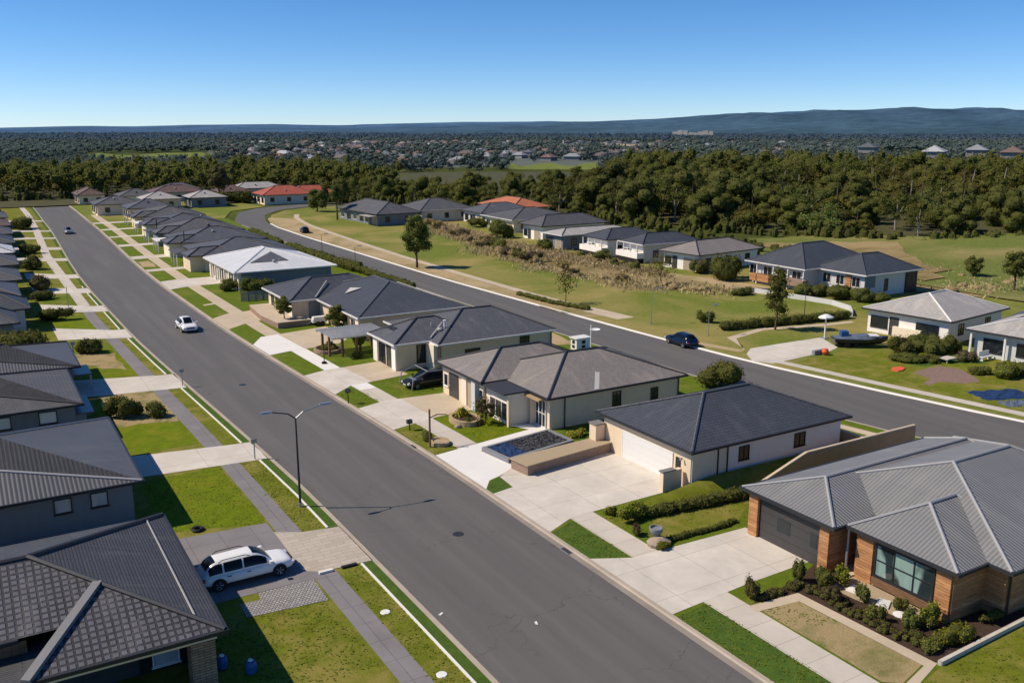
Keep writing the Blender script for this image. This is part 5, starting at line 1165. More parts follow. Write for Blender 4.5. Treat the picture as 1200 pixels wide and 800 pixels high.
for lb, x, y, rz, sx, sy in (('crumpled blue tarpaulin on the lawn at the right edge', 82.0, 47.6, -.35, 2.6, 1.5), ('smaller grey tarpaulin next to the crumpled blue one', 80.3, 45.2, -.3, 1.4, .8)):
    mb = MB(); n = 10; f = lambda i, j: ((i / n - .5) * 2 * sx + .15 * math.sin(j * 2.1), (j / n - .5) * 2 * sy + .12 * math.sin(i * 1.7), .12 + .09 * math.sin(i * 1.9 + j) * math.cos(j * 2.3) if 0 < i < n and 0 < j < n else .0)
    for i in range(n):
        for j in range(n): mb.poly([f(i, j), f(i + 1, j), f(i + 1, j + 1), f(i, j + 1)])
    solid('tarpaulin', lb, 'tarpaulin', mb, 'tarp_blue' if sx > 2 else 'tarp_grey', (x, y, .11), rz)
def table(lb, x, y, h, r, m, loc):
    t = thing('garden_table', lb, 'table', (x, y, 0)); MB().box(x - r, x + r, y - r * .7, y + r * .7, h, h + .1).build('tabletop', m, t)
    for sx in (-1, 1):
        for sy in (-1, 1): MB().tube((x + sx * r * .8, y + sy * r * .5, .1), (x + sx * r * .8, y + sy * r * .5, h), .05, .05, 6).build('leg', m, t)
table('white table in front of the porch at the right edge', 92.4, 51.4, .85, 1.0, 'plastic_white', None)
table('low pale table among the shrubs across the back street', 88.9, 57.9, .5, .8, 'conc_path', None)
t = thing('bench', 'white bench beside the porch of the right edge house', 'bench', (93.2, 56.4, 0)); MB().box(92.2, 94.0, 56.0, 56.5, .5, .58).build('seat', 'plastic_white', t); MB().box(92.2, 94.0, 56.5, 56.57, .6, 1.1).build('backrest', 'plastic_white', t)
for x in (92.3, 93.8): MB().box(x, x + .1, 56.05, 56.5, .1, .5).build('leg', 'plastic_white', t)
t = thing('low_wall', 'low grey concrete wall curving below the veranda house', 'wall', (103, 92, 0)); mb = MB(); P = [(102.6, 99.5), (102.9, 95.5), (104.2, 90.5), (104.6, 86.5), (103.4, 82.6), (100.2, 79.6)]
for a, b in zip(P, P[1:]):
    d = Vector((b[0] - a[0], b[1] - a[1])).normalized() * .14; n_ = Vector((-d.y, d.x)); mb.prism([(a[0] + n_.x, a[1] + n_.y), (b[0] + n_.x, b[1] + n_.y), (b[0] - n_.x, b[1] - n_.y), (a[0] - n_.x, a[1] - n_.y)], .1, .75)
mb.build('body', 'palegrey', t)
t = thing('low_wall', 'short dark kerb block at the edge of the pale driveway across the back street', 'wall', (80.4, 67.9, 0)); MB().box(79.0, 81.0, 67.2, 67.6, .1, .6).build('body', 'slate_wall', t)
t = thing('garden_wall', 'thin concrete edging wall along the garden bed of the timber house', 'wall', (40.5, 22.9, 0)); MB().prism([(36.75, 22.75), (43.6, 22.95), (50, 23.0), (50, 22.8), (43.6, 22.75), (36.8, 22.55)], .1, .34).build('body', 'conc_path', t)
# ironwork in the street
for lb, x, y in (('dark round manhole cover in the middle of the near street', 24.2, 47.0), ('round manhole cover farther up the front street', 21.8, 88.0)):
    mb = MB().lathe([(.36, .004), (.34, .012), (.3, .008), (.01, .01)][::-1], 20); solid('manhole_cover', lb, 'manhole cover', mb, 'pole_dark', (x, y, .0))
for lb, x, y in (('iron drain grate in the gutter before the timber house', 28.62, 41.6), ('iron drain grate in the gutter below the timber post', 28.62, 63.0)):
    t = thing('drain', lb, 'drain', (x, y, 0)); MB().box(x - .17, x + .17, y - .45, y + .45, .0, .045).build('frame', 'metal', t); mb = MB()
    for k in range(7): mb.box(x - .13, x + .13, y - .4 + k * .12, y - .34 + k * .12, .046, .06)
    mb.build('grate', 'black', t)

# ------------------------------------------------------------------ plants
def crown_mesh(name, lobes, n, size, leaf, seed, core='core', coref=.78, jit=.8, coreq=CS3):
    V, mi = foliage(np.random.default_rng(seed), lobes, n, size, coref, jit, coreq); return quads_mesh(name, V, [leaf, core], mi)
def bush_lobes(rng, w, d, h, k):
    L = []
    for _ in range(k):
        a = rng.random() * 6.283; r = math.sqrt(rng.random()) * .6; q = .34 + .22 * rng.random()
        z = h * (.28 + .42 * rng.random() * (1 - r * .6)); L.append((math.cos(a) * r * w, math.sin(a) * r * d, z, w * q, d * q, h * (.3 + .14 * rng.random())))
    return L
def shrub(nm, label, x, y, w, d, h, leaf, n=700, size=.16, k=7, seed=None, cat='shrub', group=None, z=.08, core='core', rz=0):
    seed = seed if seed is not None else int(x * 31 + y * 17) % 9999; rng = np.random.default_rng(seed)
    me = crown_mesh(nm, bush_lobes(rng, w, d, h, k), n, size, leaf, seed, core); o = bpy.data.objects.new(nm, me); COL.objects.link(o); o.location = (x, y, z); o.rotation_euler.z = rz
    tag(o, label, cat, group); return o
def tree(nm, label, x, y, h, cr, leaf, trunk=.35, n=1800, size=.3, k=12, seed=1, tr=.16, group=None, shape=1.0, gaps=.78, z=.08, spread=.62, core='core'):
    rng = np.random.default_rng(seed); t = thing(nm, label, 'tree', (x, y, z), rng.random() * 6, group, world=False)
    th = h * trunk; cz = th + (h - th) * .5; ch = (h - th) * .5; L = []
    for i in range(k):
        a = i * 2.4 + rng.random(); u = (i + .5) / k; zz = th + (h - th) * (.1 + .8 * u); env = math.sin(math.pi * min(.97, (.16 + u * .8) ** shape)) ** .7
        r = cr * spread * env * (.55 + .5 * rng.random()); q = cr * (.34 + .16 * rng.random()) * (.6 + .5 * env); L.append((math.cos(a) * r, math.sin(a) * r, zz, q, q, q * .82))
    L.append((0, 0, cz, cr * .45, cr * .45, ch * .75))
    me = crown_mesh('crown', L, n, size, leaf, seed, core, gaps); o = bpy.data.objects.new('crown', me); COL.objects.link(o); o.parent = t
    mb = MB(); lean = rng.normal() * .05 * h; mb.path([(0, 0, -.1), (lean * .2, 0, th * .6), (lean * .5, 0, th), (lean * .4, .05, cz), (lean * .3, 0, h * .86)], [tr * 1.35, tr, tr * .85, tr * .5, tr * .12], 8)
    for l in L[:-1:2]: mb.path([(lean * .4, 0, th * (.8 + .4 * rng.random())), (l[0] * .5, l[1] * .5, (th + l[2]) * .52), (l[0] * .95, l[1] * .95, l[2])], [tr * .45, tr * .3, tr * .08], 5)
    mb.build('trunk', 'bark', t); return t
tree('verge_tree', 'full rounded dark green tree on the dirt verge of the back street', 69.3, 149.2, 9.8, 2.9, 'leaf_mid', .24, 3600, .3, 16, 11, .2, core='core')
tree('young_tree', 'slender young tree standing by the path across the park lawn', 72.6, 106.6, 5.0, 1.9, 'leaf_olive', .3, 420, .26, 8, 12, .06, gaps=0)
tree('young_tree', 'sparse wide tree behind the tall thin lamp on the park lawn', 95.0, 112.5, 4.8, 3.0, 'leaf_olive', .3, 700, .26, 9, 13, .09, gaps=0, shape=.8)
tree('garden_tree', 'tall narrow tree with two tiers beside the hedge and tan path', 85.2, 78.9, 8.2, 1.95, 'leaf_olive', .2, 1500, .26, 12, 14, .12, gaps=.55)
tree('pine_tree', 'dark flat tiered pine on the dry slope at the right edge', 137, 79.6, 6.4, 2.3, 'leaf_dark', .34, 1100, .3, 9, 15, .16, gaps=.6)
tree('slope_tree', 'small round tree on the dry grass slope', 143.6, 90.6, 3.6, 1.9, 'leaf_mid', .15, 800, .28, 8, 16, .1, z=.3)
tree('garden_tree', 'leafy tree before the grey hip of the L shaped house', 37.7, 104.6, 3.7, 1.6, 'leaf_olive', .16, 900, .2, 9, 17, .08)
tree('garden_tree', 'small round tree on the brick terrace', 33.9, 113.3, 3.0, 1.25, 'leaf_mid', .2, 800, .18, 8, 18, .07, z=.8)
tree('ornamental_tree', 'bronze leaved spreading tree on the small bright lawn', 36.1, 64.9, 2.3, 1.35, 'leaf_brown', .22, 650, .16, 9, 19, .06, gaps=.4)
tree('carport_tree', 'gnarled dark tree under the grey pergola', 36.6, 94.3, 2.2, 1.3, 'leaf_dark', .42, 350, .18, 6, 20, .14)
tree('bare_tree', 'tall grey brown tree beside the far brown roofs', 75.5, 318, 13, 3.8, 'leaf_purple', .3, 900, .6, 10, 21, .3)
tree('garden_tree', 'broad low tree beside the red roofed house', 92, 268, 6.5, 4.2, 'leaf_mid', .2, 1100, .45, 9, 22, .2)
tree('tall_tree', 'pale trunked tree on the park edge near the leftmost far house', 94, 252, 11, 3.2, 'leaf_olive', .4, 900, .5, 10, 23, .25); tree('tall_tree', 'dark slim tree with bare trunk before the leftmost far house', 88, 240, 10, 2.2, 'leaf_dark', .5, 700, .4, 8, 24, .2)
SHR = [  # name, label, x, y, w, d, h, leaf, n, size
 ('shrub', 'large dark round bush on the lawn before the white shuttered house', 10.3, 82.9, 1.9, 1.6, 2.0, 'leaf_dark', 1300, .2), ('shrub', 'smaller dark bush to the right of the large round one', 12.7, 81.6, 1.3, 1.2, 1.5, 'leaf_mid', 800, .18),
 ('shrub', 'round bush beside the white tipped post', 10.6, 109.5, 1.9, 1.5, 2.0, 'leaf_mid', 1000, .2), ('shrub', 'huge olive bush at the left edge above the dark roofs', 3.4, 108.5, 4.6, 4.2, 4.4, 'leaf_olive', 3200, .32), ('shrub', 'dark flat bush spreading over the lawn on the left', 9.6, 131.5, 2.7, 1.8, 1.7, 'leaf_dark', 900, .25),
 ('shrub', 'brown purple bush between two pale driveways on the left', 9.9, 157.5, 2.6, 2.0, 2.8, 'leaf_purple', 1000, .25), ('shrub', 'green shrub left of the purple bush', 9.0, 148.5, 2.2, 1.5, 1.6, 'leaf_mid', 600, .25), ('shrub', 'dark shrub at the far left lawns', 10.2, 182, 2.2, 2.2, 2.6, 'leaf_dark', 600, .3), ('shrub', 'dark hedge bush farther along the left lawns', 11, 205, 2.5, 3.2, 2.4, 'leaf_dark', 600, .3), ('shrub', 'rounded dark bush by the far left roofs', 12.5, 258, 3.2, 4, 3.6, 'leaf_dark', 600, .4),
 ('shrub', 'bright yellow shrub in the curved sandstone planter', 34.9, 67.0, .95, 1.1, 1.2, 'leaf_yellow', 800, .13), ('shrub', 'dark green low shrub in front of the yellow one', 34.9, 65.2, .9, .8, .8, 'leaf_dark', 500, .12), ('shrub', 'green and yellow hedge tuft in the verge planter', 30.1, 63.4, .5, 1.0, .9, 'leaf_mid', 450, .11),
 ('shrub', 'yellow flowering shrub beside the covered bed', 41.0, 58.3, 1.0, .8, .6, 'leaf_yellow', 500, .11), ('shrub', 'dark shrub on the shaded lawn between two houses', 44.5, 57.6, 1.2, .9, .9, 'leaf_dark', 500, .15), ('shrub', 'grey green bush behind the garage house roof', 61.6, 63.8, 2.7, 2.4, 2.9, 'leaf_olive', 1600, .22),
 ('shrub', 'bronze cone shrub at the corner of the wide driveway', 33.5, 41.0, .42, .42, 1.0, 'leaf_brown', 320, .1), ('shrub', 'lime shrub next to the boulder', 33.6, 38.75, .75, .5, .5, 'leaf_lime', 400, .1), ('shrub', 'bronze cone bush at the end of the mulch bed', 33.8, 31.65, .5, .5, 1.35, 'leaf_brown', 420, .11), ('shrub', 'green cone bush at the driveway edge of the mulch bed', 37.4, 31.7, .5, .5, 1.5, 'leaf_mid', 420, .11),
 ('shrub', 'upright green bush by the porch slab', 39.35, 30.35, .65, .6, 1.35, 'leaf_lime', 500, .12), ('shrub', 'olive bush left of the upright green one', 38.35, 30.7, .75, .7, 1.25, 'leaf_olive', 500, .12), ('shrub', 'olive bush against the brown bed edge', 37.3, 29.3, .7, .6, 1.1, 'leaf_brown', 420, .12), ('shrub', 'small bush between the two pale slabs', 38.6, 28.5, .5, .5, 1.1, 'leaf_mid', 350, .11), ('shrub', 'spiky pale tuft below the big window', 39.7, 27.0, .5, .45, .8, 'leaf_olive', 300, .12), ('shrub', 'round olive bush in the middle of the mulch bed', 37.6, 27.0, .7, .65, 1.0, 'leaf_olive', 420, .12),
 ('shrub', 'dark green bush left of the stone disc', 38.5, 25.6, .7, .6, 1.2, 'leaf_mid', 450, .12), ('shrub', 'bright bush at the corner of the timber house', 39.5, 25.1, .75, .65, 1.3, 'leaf_lime', 500, .12), ('shrub', 'wide lime ground shrub at the lower corner of the bed', 39.4, 23.7, 1.8, .75, .85, 'leaf_lime', 900, .13), ('shrub', 'dark shrub along the shaded side wall', 42.4, 23.7, 1.3, .45, .6, 'leaf_dark', 450, .12), ('shrub', 'olive shrub at the lower tip of the bed', 37.6, 23.7, .8, .6, .6, 'leaf_olive', 420, .12),
 ('shrub', 'lime hedge end at the top of the lawn bank', 34.6, 43.05, 1.3, .9, 1.3, 'leaf_lime', 1200, .12), ('shrub', 'small bright shrub at the driveway corner by the hedge', 33.9, 44.3, .5, .45, .75, 'leaf_lime', 350, .1),
 ('shrub', 'bushy green shrub before the white roofed house', 37.4, 138.2, 3.2, 2.0, 2.9, 'leaf_mid', 1500, .22), ('shrub', 'palm like shrub on the lawn by the white roofed house', 34.6, 142.2, 1.9, 1.6, 2.1, 'leaf_olive', 800, .22), ('shrub', 'dark shrub at the grey paling fence', 39.5, 133, 1.5, 1.5, 2.0, 'leaf_dark', 600, .2), ('shrub', 'round dark bush by the brick column', 35.3, 92.0, .8, .7, 1.1, 'leaf_dark', 350, .13), ('shrub', 'leafy bush in the brick ring planter', 33.6, 96.6, 1.3, 1.5, 1.2, 'leaf_dark', 600, .16),
 ('shrub', 'clipped dark round bush alone on the park lawn', 80.6, 86.4, 1.45, 1.45, 1.75, 'leaf_dark', 900, .16), ('shrub', 'large dark round bush beside the veranda house', 108.0, 110.8, 4.0, 3.4, 4.4, 'leaf_dark', 1800, .28), ('shrub', 'low dark oval bush by the grey gravel', 99.5, 98.9, 2.4, 1.3, 1.2, 'leaf_dark', 700, .2), ('shrub', 'grey brown bush in front of the brown grey roof', 108.3, 118.5, 2.2, 1.9, 2.9, 'leaf_purple', 700, .22),
 ('shrub', 'dark shrub below the pergola balcony', 104.6, 141, 2.5, 2.2, 1.9, 'leaf_mid', 600, .25), ('shrub', 'green bush below the tan flat roof', 102.5, 158, 2.4, 2.4, 2.6, 'leaf_olive', 600, .28), ('shrub', 'big dark shrub left of the charcoal house', 106, 182, 4, 3.4, 4.8, 'leaf_mid', 1100, .35), ('shrub', 'dark bushes beside the slate house', 112.5, 205, 3.2, 3, 2.6, 'leaf_dark', 600, .35),
]
for nm, lb, x, y, w, d, h, lf, n, sz in SHR: shrub(nm, lb, x, y, w, d, h, lf, n, sz, 9 if w > 1.5 else 6)
KIND = [('leaf_mid', 'green rounded'), ('leaf_dark', 'dark'), ('leaf_olive', 'olive')]
for i, (x, y, w, h, lf, lb) in enumerate([(104, 96.5, 1.6, 1.7, 'leaf_dark', 'dark green shrub under the veranda house nearest the path'), (106.5, 94, 2.0, 2.0, 'leaf_mid', 'green shrub before the timber balcony'), (108.5, 92.2, 1.7, 2.0, 'leaf_dark', 'dark shrub beneath the brick balcony'), (109.5, 89.3, 2.4, 2.2, 'leaf_olive', 'broad olive shrub before the navy roofed wing'), (110.6, 86.4, 2.2, 2.3, 'leaf_mid', 'tall green shrub at the corner of the veranda house'), (112.6, 84.9, 1.8, 1.6, 'leaf_dark', 'low dark shrub past the corner of the veranda house'),
    (88.6, 63.3, 2.0, 2.1, 'leaf_olive', 'olive bush right behind the boat'), (91.8, 62.5, 2.1, 2.0, 'leaf_mid', 'green bush below the pale roofed house wall'), (90.6, 59.9, 2.0, 1.8, 'leaf_mid', 'broad green bush left of the low pale table'), (93.2, 60.9, 1.7, 2.0, 'leaf_dark', 'dark bush between the two pale roofed houses'), (91.2, 57.2, 1.3, 1.3, 'leaf_purple', 'purple leaved bush right of the low pale table'), (85.6, 60.6, 2.1, .9, 'leaf_mid', 'low green shrub patch beside the orange mat'), (87.4, 59.2, 1.7, .8, 'leaf_dark', 'flat dark shrub right of the low green patch'), (91.2, 49.7, 2.6, 1.8, 'leaf_dark', 'dark shrub at the right edge before the white table'), (89.0, 51.2, 1.9, 1.6, 'leaf_lime', 'lime shrub in front of the white table'), (87.3, 53.2, 1.2, .9, 'leaf_olive', 'small pale shrub at the end of the dark lawn'), (92.7, 64.5, 1.0, 1.1, 'leaf_lime', 'bright shrub by the boat cover')]):
    shrub('shrub', lb, x, y, w * 1.15, w, h, lf, 700, .18, 8)
def hedge(lb, pts, w, h, leaf, n, size, seed, z=.08, nm='hedge', hz=None):
    rng = np.random.default_rng(seed); L = []
    for a, b in zip(pts, pts[1:]):
        l = math.hypot(b[0] - a[0], b[1] - a[1]); m = max(2, int(l / (w * .7)))
        for i in range(m):
            t = (i + rng.random() * .5) / m; q = .8 + .4 * rng.random(); x = a[0] + (b[0] - a[0]) * t; y = a[1] + (b[1] - a[1]) * t; L.append((x - pts[0][0] + rng.normal() * w * .12, y - pts[0][1] + rng.normal() * w * .12, h * .45 + (hz(x) if hz else 0), w * q, w * q, h * .55 * q))
    me = crown_mesh(nm, L, n, size, leaf, seed, 'core', .8, coreq=CS2); o = bpy.data.objects.new(nm, me); COL.objects.link(o); o.location = (*pts[0], z); tag(o, lb, 'hedge'); return o
hedge('long shaggy hedge along the foot of the lawn bank', [(34.6, 43.0), (37.3, 42.75), (40, 42.3), (43, 42.0), (46, 41.7)], .5, .8, 'leaf_olive', 2600, .13, 31)
hedge('low dark hedge edging the lawn beside the wide driveway', [(34.6, 39.35), (38, 39.2), (40.2, 39.3)], .25, .35, 'leaf_dark', 700, .1, 32)
hedge('dark clipped hedge running behind the pale path across the back street', [(79.5, 82), (84.5, 81.2), (90, 80.2), (95, 79.4), (99, 79.2)], .9, 1.3, 'leaf_dark', 2200, .17, 33)
hedge('rough green hedge between the dark roofs and the back street', [(58.0, 150), (57.2, 170), (57.2, 186)], 1.1, 1.9, 'leaf_olive', 2200, .28, 34)
hedge('second rough hedge farther up behind the dark roofs', [(57.4, 192), (57.8, 205), (58.4, 218)], 1.2, 1.7, 'leaf_mid', 1500, .3, 38)
hedge('low weedy hedge behind the blue roofed house', [(58.4, 128), (58.2, 140), (58.2, 150)], .9, 1.5, 'leaf_olive', 1200, .22, 35)
hedge('dark hedge across the far lawn before the pale fence coloured house', [(66, 312), (76, 314), (84, 312)], 2.4, 4.2, 'leaf_dark', 1500, .5, 36)
hedge('row of low green weeds along the path beside the young tree', [(70.6, 116), (71.0, 108), (72.6, 101)], .6, .7, 'leaf_mid', 900, .16, 37)
# low dark planting over the mulch of the timber house, and dry scrub on the park bank: nobody could count these
rng = np.random.default_rng(77); L = []
for _ in range(95):
    t = rng.random()
    if t < .3: x, y = 33.9 + 3.3 * rng.random(), 31.15 + .45 * rng.random()
    else: u = rng.random(); x, y = 36.8 + .9 * rng.random() + .5 * (u > .8), 30.9 - 7.2 * u
    L.append((x, y, .14, .26, .24, .22))
V, mi = foliage(rng, L, 4200, .09, .8, 1.0, CS2); o = bpy.data.objects.new('ground_cover', quads_mesh('ground_cover', V, ['leaf_brown', 'core'], mi)); COL.objects.link(o); o.location.z = .08; o['kind'] = 'stuff'; o['label'] = 'low dark bronze ground cover on the mulch bed'
def scrub(pts, n, w, h, leaf, seed, label, core='core_dry', size=.3, per=16):
    rng = np.random.default_rng(seed); L = []
    for _ in range(n):
        k = rng.integers(len(pts) - 1); t = rng.random(); a, b = pts[k], pts[k + 1]; q = .5 + .8 * rng.random()
        L.append((a[0] + (b[0] - a[0]) * t + rng.normal() * w, a[1] + (b[1] - a[1]) * t + rng.normal() * w * .6, h * .4 * q, .9 * q, .9 * q, h * .55 * q))
    V, mi = foliage(rng, L, n * per, size, .8, 1.0, CS2); o = bpy.data.objects.new('undergrowth', quads_mesh('undergrowth', V, [leaf, core], mi)); COL.objects.link(o); o.location.z = .06; o['kind'] = 'stuff'; o['label'] = label
def reeds(pts, n, w, h, leaf, seed, label):
    rg = np.random.default_rng(seed); P = np.array(pts, float); k = rg.integers(len(P) - 1, size=n); t = rg.random((n, 1)); B = P[k] + (P[k + 1] - P[k]) * t
    cl = np.sin(B[:, :1] * .9 + seed) + np.cos(B[:, 1:] * .55) ; B = B + rg.normal(size=(n, 2)) * w * (.6 + .25 * cl); hh = h * (.45 + .55 * rg.random(n)) * (1 + .25 * cl[:, 0]); a = rg.random(n) * 6.28; ww = .04 + .07 * rg.random(n); le = rg.normal(size=(n, 2)) * .4 * h
    dx, dy = np.cos(a) * ww, np.sin(a) * ww; z = np.zeros(n); x, y = B[:, 0], B[:, 1]
    V = np.stack([np.stack([x - dx, y - dy, z], 1), np.stack([x + dx, y + dy, z], 1), np.stack([x + dx * 1.6 + le[:, 0], y + dy * 1.6 + le[:, 1], hh], 1), np.stack([x - dx * 1.6 + le[:, 0], y - dy * 1.6 + le[:, 1], hh], 1)], 1)
    o = bpy.data.objects.new('undergrowth', quads_mesh('undergrowth', V, [leaf])); COL.objects.link(o); o.location.z = .06; o['kind'] = 'stuff'; o['label'] = label
reeds([(106, 224), (99, 190), (95, 168), (91, 150)], 9000, 3.0, .75, 'leaf_dry', 81, 'tall dry grass standing on the bank above the park lawn')
reeds([(90.5, 150), (87.5, 138), (88.5, 124), (93, 111), (98, 103)], 5500, 2.6, .5, 'leaf_dry', 82, 'shaggy dry grass along the edge of the park lawn')
reeds([(100, 205), (100, 170), (98, 150), (100, 130), (101, 118)], 7000, 3.2, .6, 'leaf_dry', 83, 'thin golden grass on the bank below the far houses')
reeds([(132, 84), (150, 82), (170, 86), (160, 100), (140, 104)], 7000, 5, .6, 'leaf_dry', 84, 'golden grass on the dry slope at the right')
scrub([(106, 222), (99, 190), (95, 168), (91, 152)], 22, 1.3, 1.6, 'leaf_dry', 41, 'tall dry brown scrub on the bank above the park lawn', per=60)
scrub([(90.5, 150), (87.5, 138), (88, 124), (92, 112), (97, 104)], 14, 1.6, 1.0, 'leaf_dry', 42, 'low dry scrub along the edge of the park lawn', per=44)
scrub([(91, 148), (96, 158), (102, 150), (103, 134), (100, 125)], 16, 1.8, 1.2, 'leaf_olive', 43, 'loose green weeds below the far balconies', 'core')
scrub([(131, 118), (140, 150), (150, 186), (150, 205)], 110, 4, 2.2, 'leaf_mid', 44, 'rough green weeds before the woods', 'core', .35)
scrub([(130, 82), (136, 88), (150, 82), (165, 84)], 25, 4, .9, 'leaf_dry', 45, 'dry grass tufts on the slope behind the pale roofs')

# ------------------------------------------------------------------ woods
def forest_crown(seed, leaf, n=900, size=.5):
    rng = np.random.default_rng(seed); L = []; h = 1.0
    for i in range(11):
        a = i * 2.4 + rng.random(); u = (i + .5) / 11; r = .36 * math.sin(math.pi * (.15 + u * .75)) * (.6 + .6 * rng.random()); q = .19 + .1 * rng.random()
        L.append((math.cos(a) * r * 10, math.sin(a) * r * 10, (2.2 + 8.4 * u), q * 10, q * 10, q * 8.2))
    V, mi = foliage(rng, L, n * 2, size, .84, .55, CS3); return quads_mesh('crown', V, [leaf, 'core'], mi)
def gum_crown(seed, leaf, kind):
    rng = np.random.default_rng(seed); L = []
    n = 9 if kind == 'open' else 13
    for i in range(n):
        a = i * 2.4 + rng.random(); u = (i + .5) / n
        if kind == 'open': r, z, q = (.28 + .22 * rng.random()), .42 + .5 * rng.random(), .13 + .08 * rng.random()
        elif kind == 'tall': r, z, q = .17 * rng.random() + .03, .25 + .78 * u, .13 + .06 * rng.random()
        else: r, z, q = .5 * rng.random() ** .6, .3 + .5 * rng.random() * u + .1, .17 + .09 * rng.random()
        L.append((math.cos(a) * r * 10, math.sin(a) * r * 10, z * 10, q * 10, q * 10, q * 7.2))
    V, mi = foliage(rng, L, 1300, .5, .7 if kind != 'open' else .55, .9, CS2); return quads_mesh('crown', V, [leaf, 'core'], mi)
CR = [forest_crown(100, 'leaf_dark'), forest_crown(101, 'leaf_olive'), gum_crown(102, 'leaf_dark', 'open'), gum_crown(103, 'leaf_mid', 'wide'), gum_crown(104, 'leaf_olive', 'tall'), forest_crown(105, 'leaf_dark'), gum_crown(106, 'leaf_olive', 'open'), gum_crown(107, 'leaf_khaki', 'wide')]
PAL = MB().path([(0, 0, -.5), (.2, .1, 3), (-.1, .2, 6), (.2, 0, 9)], [.3, .24, .17, .05], 7).path([(0, .1, 3.2), (1.4, .4, 5.5), (2.4, .6, 7)], [.16, .1, .03], 5).path([(0, .1, 3.6), (-1.4, -.8, 5.8), (-2.2, -1, 7.2)], [.15, .1, .03], 5).mesh('trunk', 'bark_pale')
TRK = MB().path([(0, 0, -.5), (.1, 0, 3), (0, .1, 7), (.1, 0, 10)], [.34, .27, .18, .05], 7).mesh('trunk', 'bark')
FK = ['dense dark tree with a deep crown in the woodland behind the houses', 'olive green broad tree in the woodland behind the houses', 'dark open crowned tree in the woodland behind the houses', 'fresh green spreading tree in the woodland behind the houses', 'tall narrow olive tree in the woodland behind the houses', 'very dark full tree in the woodland behind the houses', 'open crowned gum tree in the woodland behind the houses', 'khaki spreading tree in the woodland behind the houses']
def forest_tree(x, y, sc_, k, rz):
    t = thing('woodland_tree', FK[k], 'tree', (x, y, terr(x, y) - (1.4 * sc_ if k in (0, 1, 3, 5, 7) else .3)), rz, 'trees of the woodland behind the houses', world=False); t.scale = (sc_ * random.uniform(.9, 1.15), sc_ * random.uniform(.9, 1.15), sc_ * random.uniform(.85, 1.1))
    for nm, me in (('crown', CR[k]), ('trunk', PAL if k in (2, 4, 6) else TRK)): o = bpy.data.objects.new(nm, me); COL.objects.link(o); o.parent = t
def pip(pts, x, y):
    c = False
    for k in range(len(pts)):
        (a, b), (d, e) = pts[k], pts[k - 1]
        if (b > y) != (e > y) and x < (d - a) * (y - b) / (e - b) + a: c = not c
    return c
WR = [(104, 305), (120, 284), (133, 250), (146, 205), (155, 172), (163, 142), (178, 121), (197, 112), (240, 92), (310, 60), (420, 150), (400, 330), (240, 470), (120, 440)]
WL = [(-70, 345), (-32, 345), (-26, 360), (34, 361), (60, 361), (78, 361), (104, 350), (150, 330), (150, 430), (20, 490), (-110, 450)]
rng = random.Random(3); cand = []
def poisson(poly, dmin, tries, pts):
    xs = [p[0] for p in poly]; ys = [p[1] for p in poly]
    for _ in range(tries):
        x, y = rng.uniform(min(xs), max(xs)), rng.uniform(min(ys), max(ys))
        if pip(poly, x, y) and all((x - a) ** 2 + (y - b) ** 2 > dmin ** 2 for a, b in pts): pts.append((x, y))
    return pts
def az(x, y): return math.degrees(math.atan2(x, y))
A = [p for p in poisson(WR, 6.6, 9000, []) if math.hypot(*p) < (345 if az(*p) < 37 else 400)]; B = poisson(WL, 7.0, 5000, [])
vis = [p for p in A + B if -3.5 < az(*p) < 66]
vis.sort(key=lambda p: math.hypot(*p)); near, rest = vis[:290], vis[290:]
for x, y in near:
    d = math.hypot(x, y); k = rng.choice([0, 1, 1, 2, 3, 4, 6, 6, 7, 7, 5]) if x > 130 else rng.choice([0, 0, 2, 5, 5, 4, 3, 6]); forest_tree(x, y, (rng.uniform(.5, .9) if az(x, y) < 36 else rng.uniform(.6, 1.15)) if x > 100 or (y < 330 and x > 60) else rng.uniform(.85, 1.5), k, rng.random() * 6.28)
def far_wood(name, label, pts, leaf, core, hmin, hmax, cards, size, seed, wk=1.0):
    rg = np.random.default_rng(seed); VV, MI = [], []
    for x, y in pts:
        h = rg.uniform(hmin, hmax); w = h * rg.uniform(.32, .55) * wk; z0 = terr(x, y)
        L = [(x + rg.normal() * w * .5, y + rg.normal() * w * .5, z0 + h * q, w * (.75 if q < .7 else .5) * rg.uniform(.7, 1.1), w * (.75 if q < .7 else .5) * rg.uniform(.7, 1.1), h * .22) for q in (.35, .55, .68, .8)]
        V, mi = foliage(rg, L, cards, size, .62, .8, CS2); VV.append(V); MI.append(mi)
    o = bpy.data.objects.new(name, quads_mesh(name, np.concatenate(VV), [leaf, core], np.concatenate(MI))); COL.objects.link(o); o['kind'] = 'stuff'; o['label'] = label
far_wood('woods', 'dark woodland mass behind the nearer trees', rest, 'leaf_olive', 'core', 8, 13, 260, .75, 51)
scrub([(104, 300), (118, 280), (131, 247), (143, 203), (152, 170), (161, 141), (176, 119), (196, 109), (240, 89), (300, 62)], 420, 1.5, 3.4, 'leaf_olive', 46, 'dark undergrowth along the edge of the woods', 'core', .4)
scrub([(-60, 344), (-20, 358), (30, 360), (60, 359), (104, 350)], 110, 2, 3.2, 'leaf_dark', 47, 'dark undergrowth before the woods at the street end', 'core', .5)
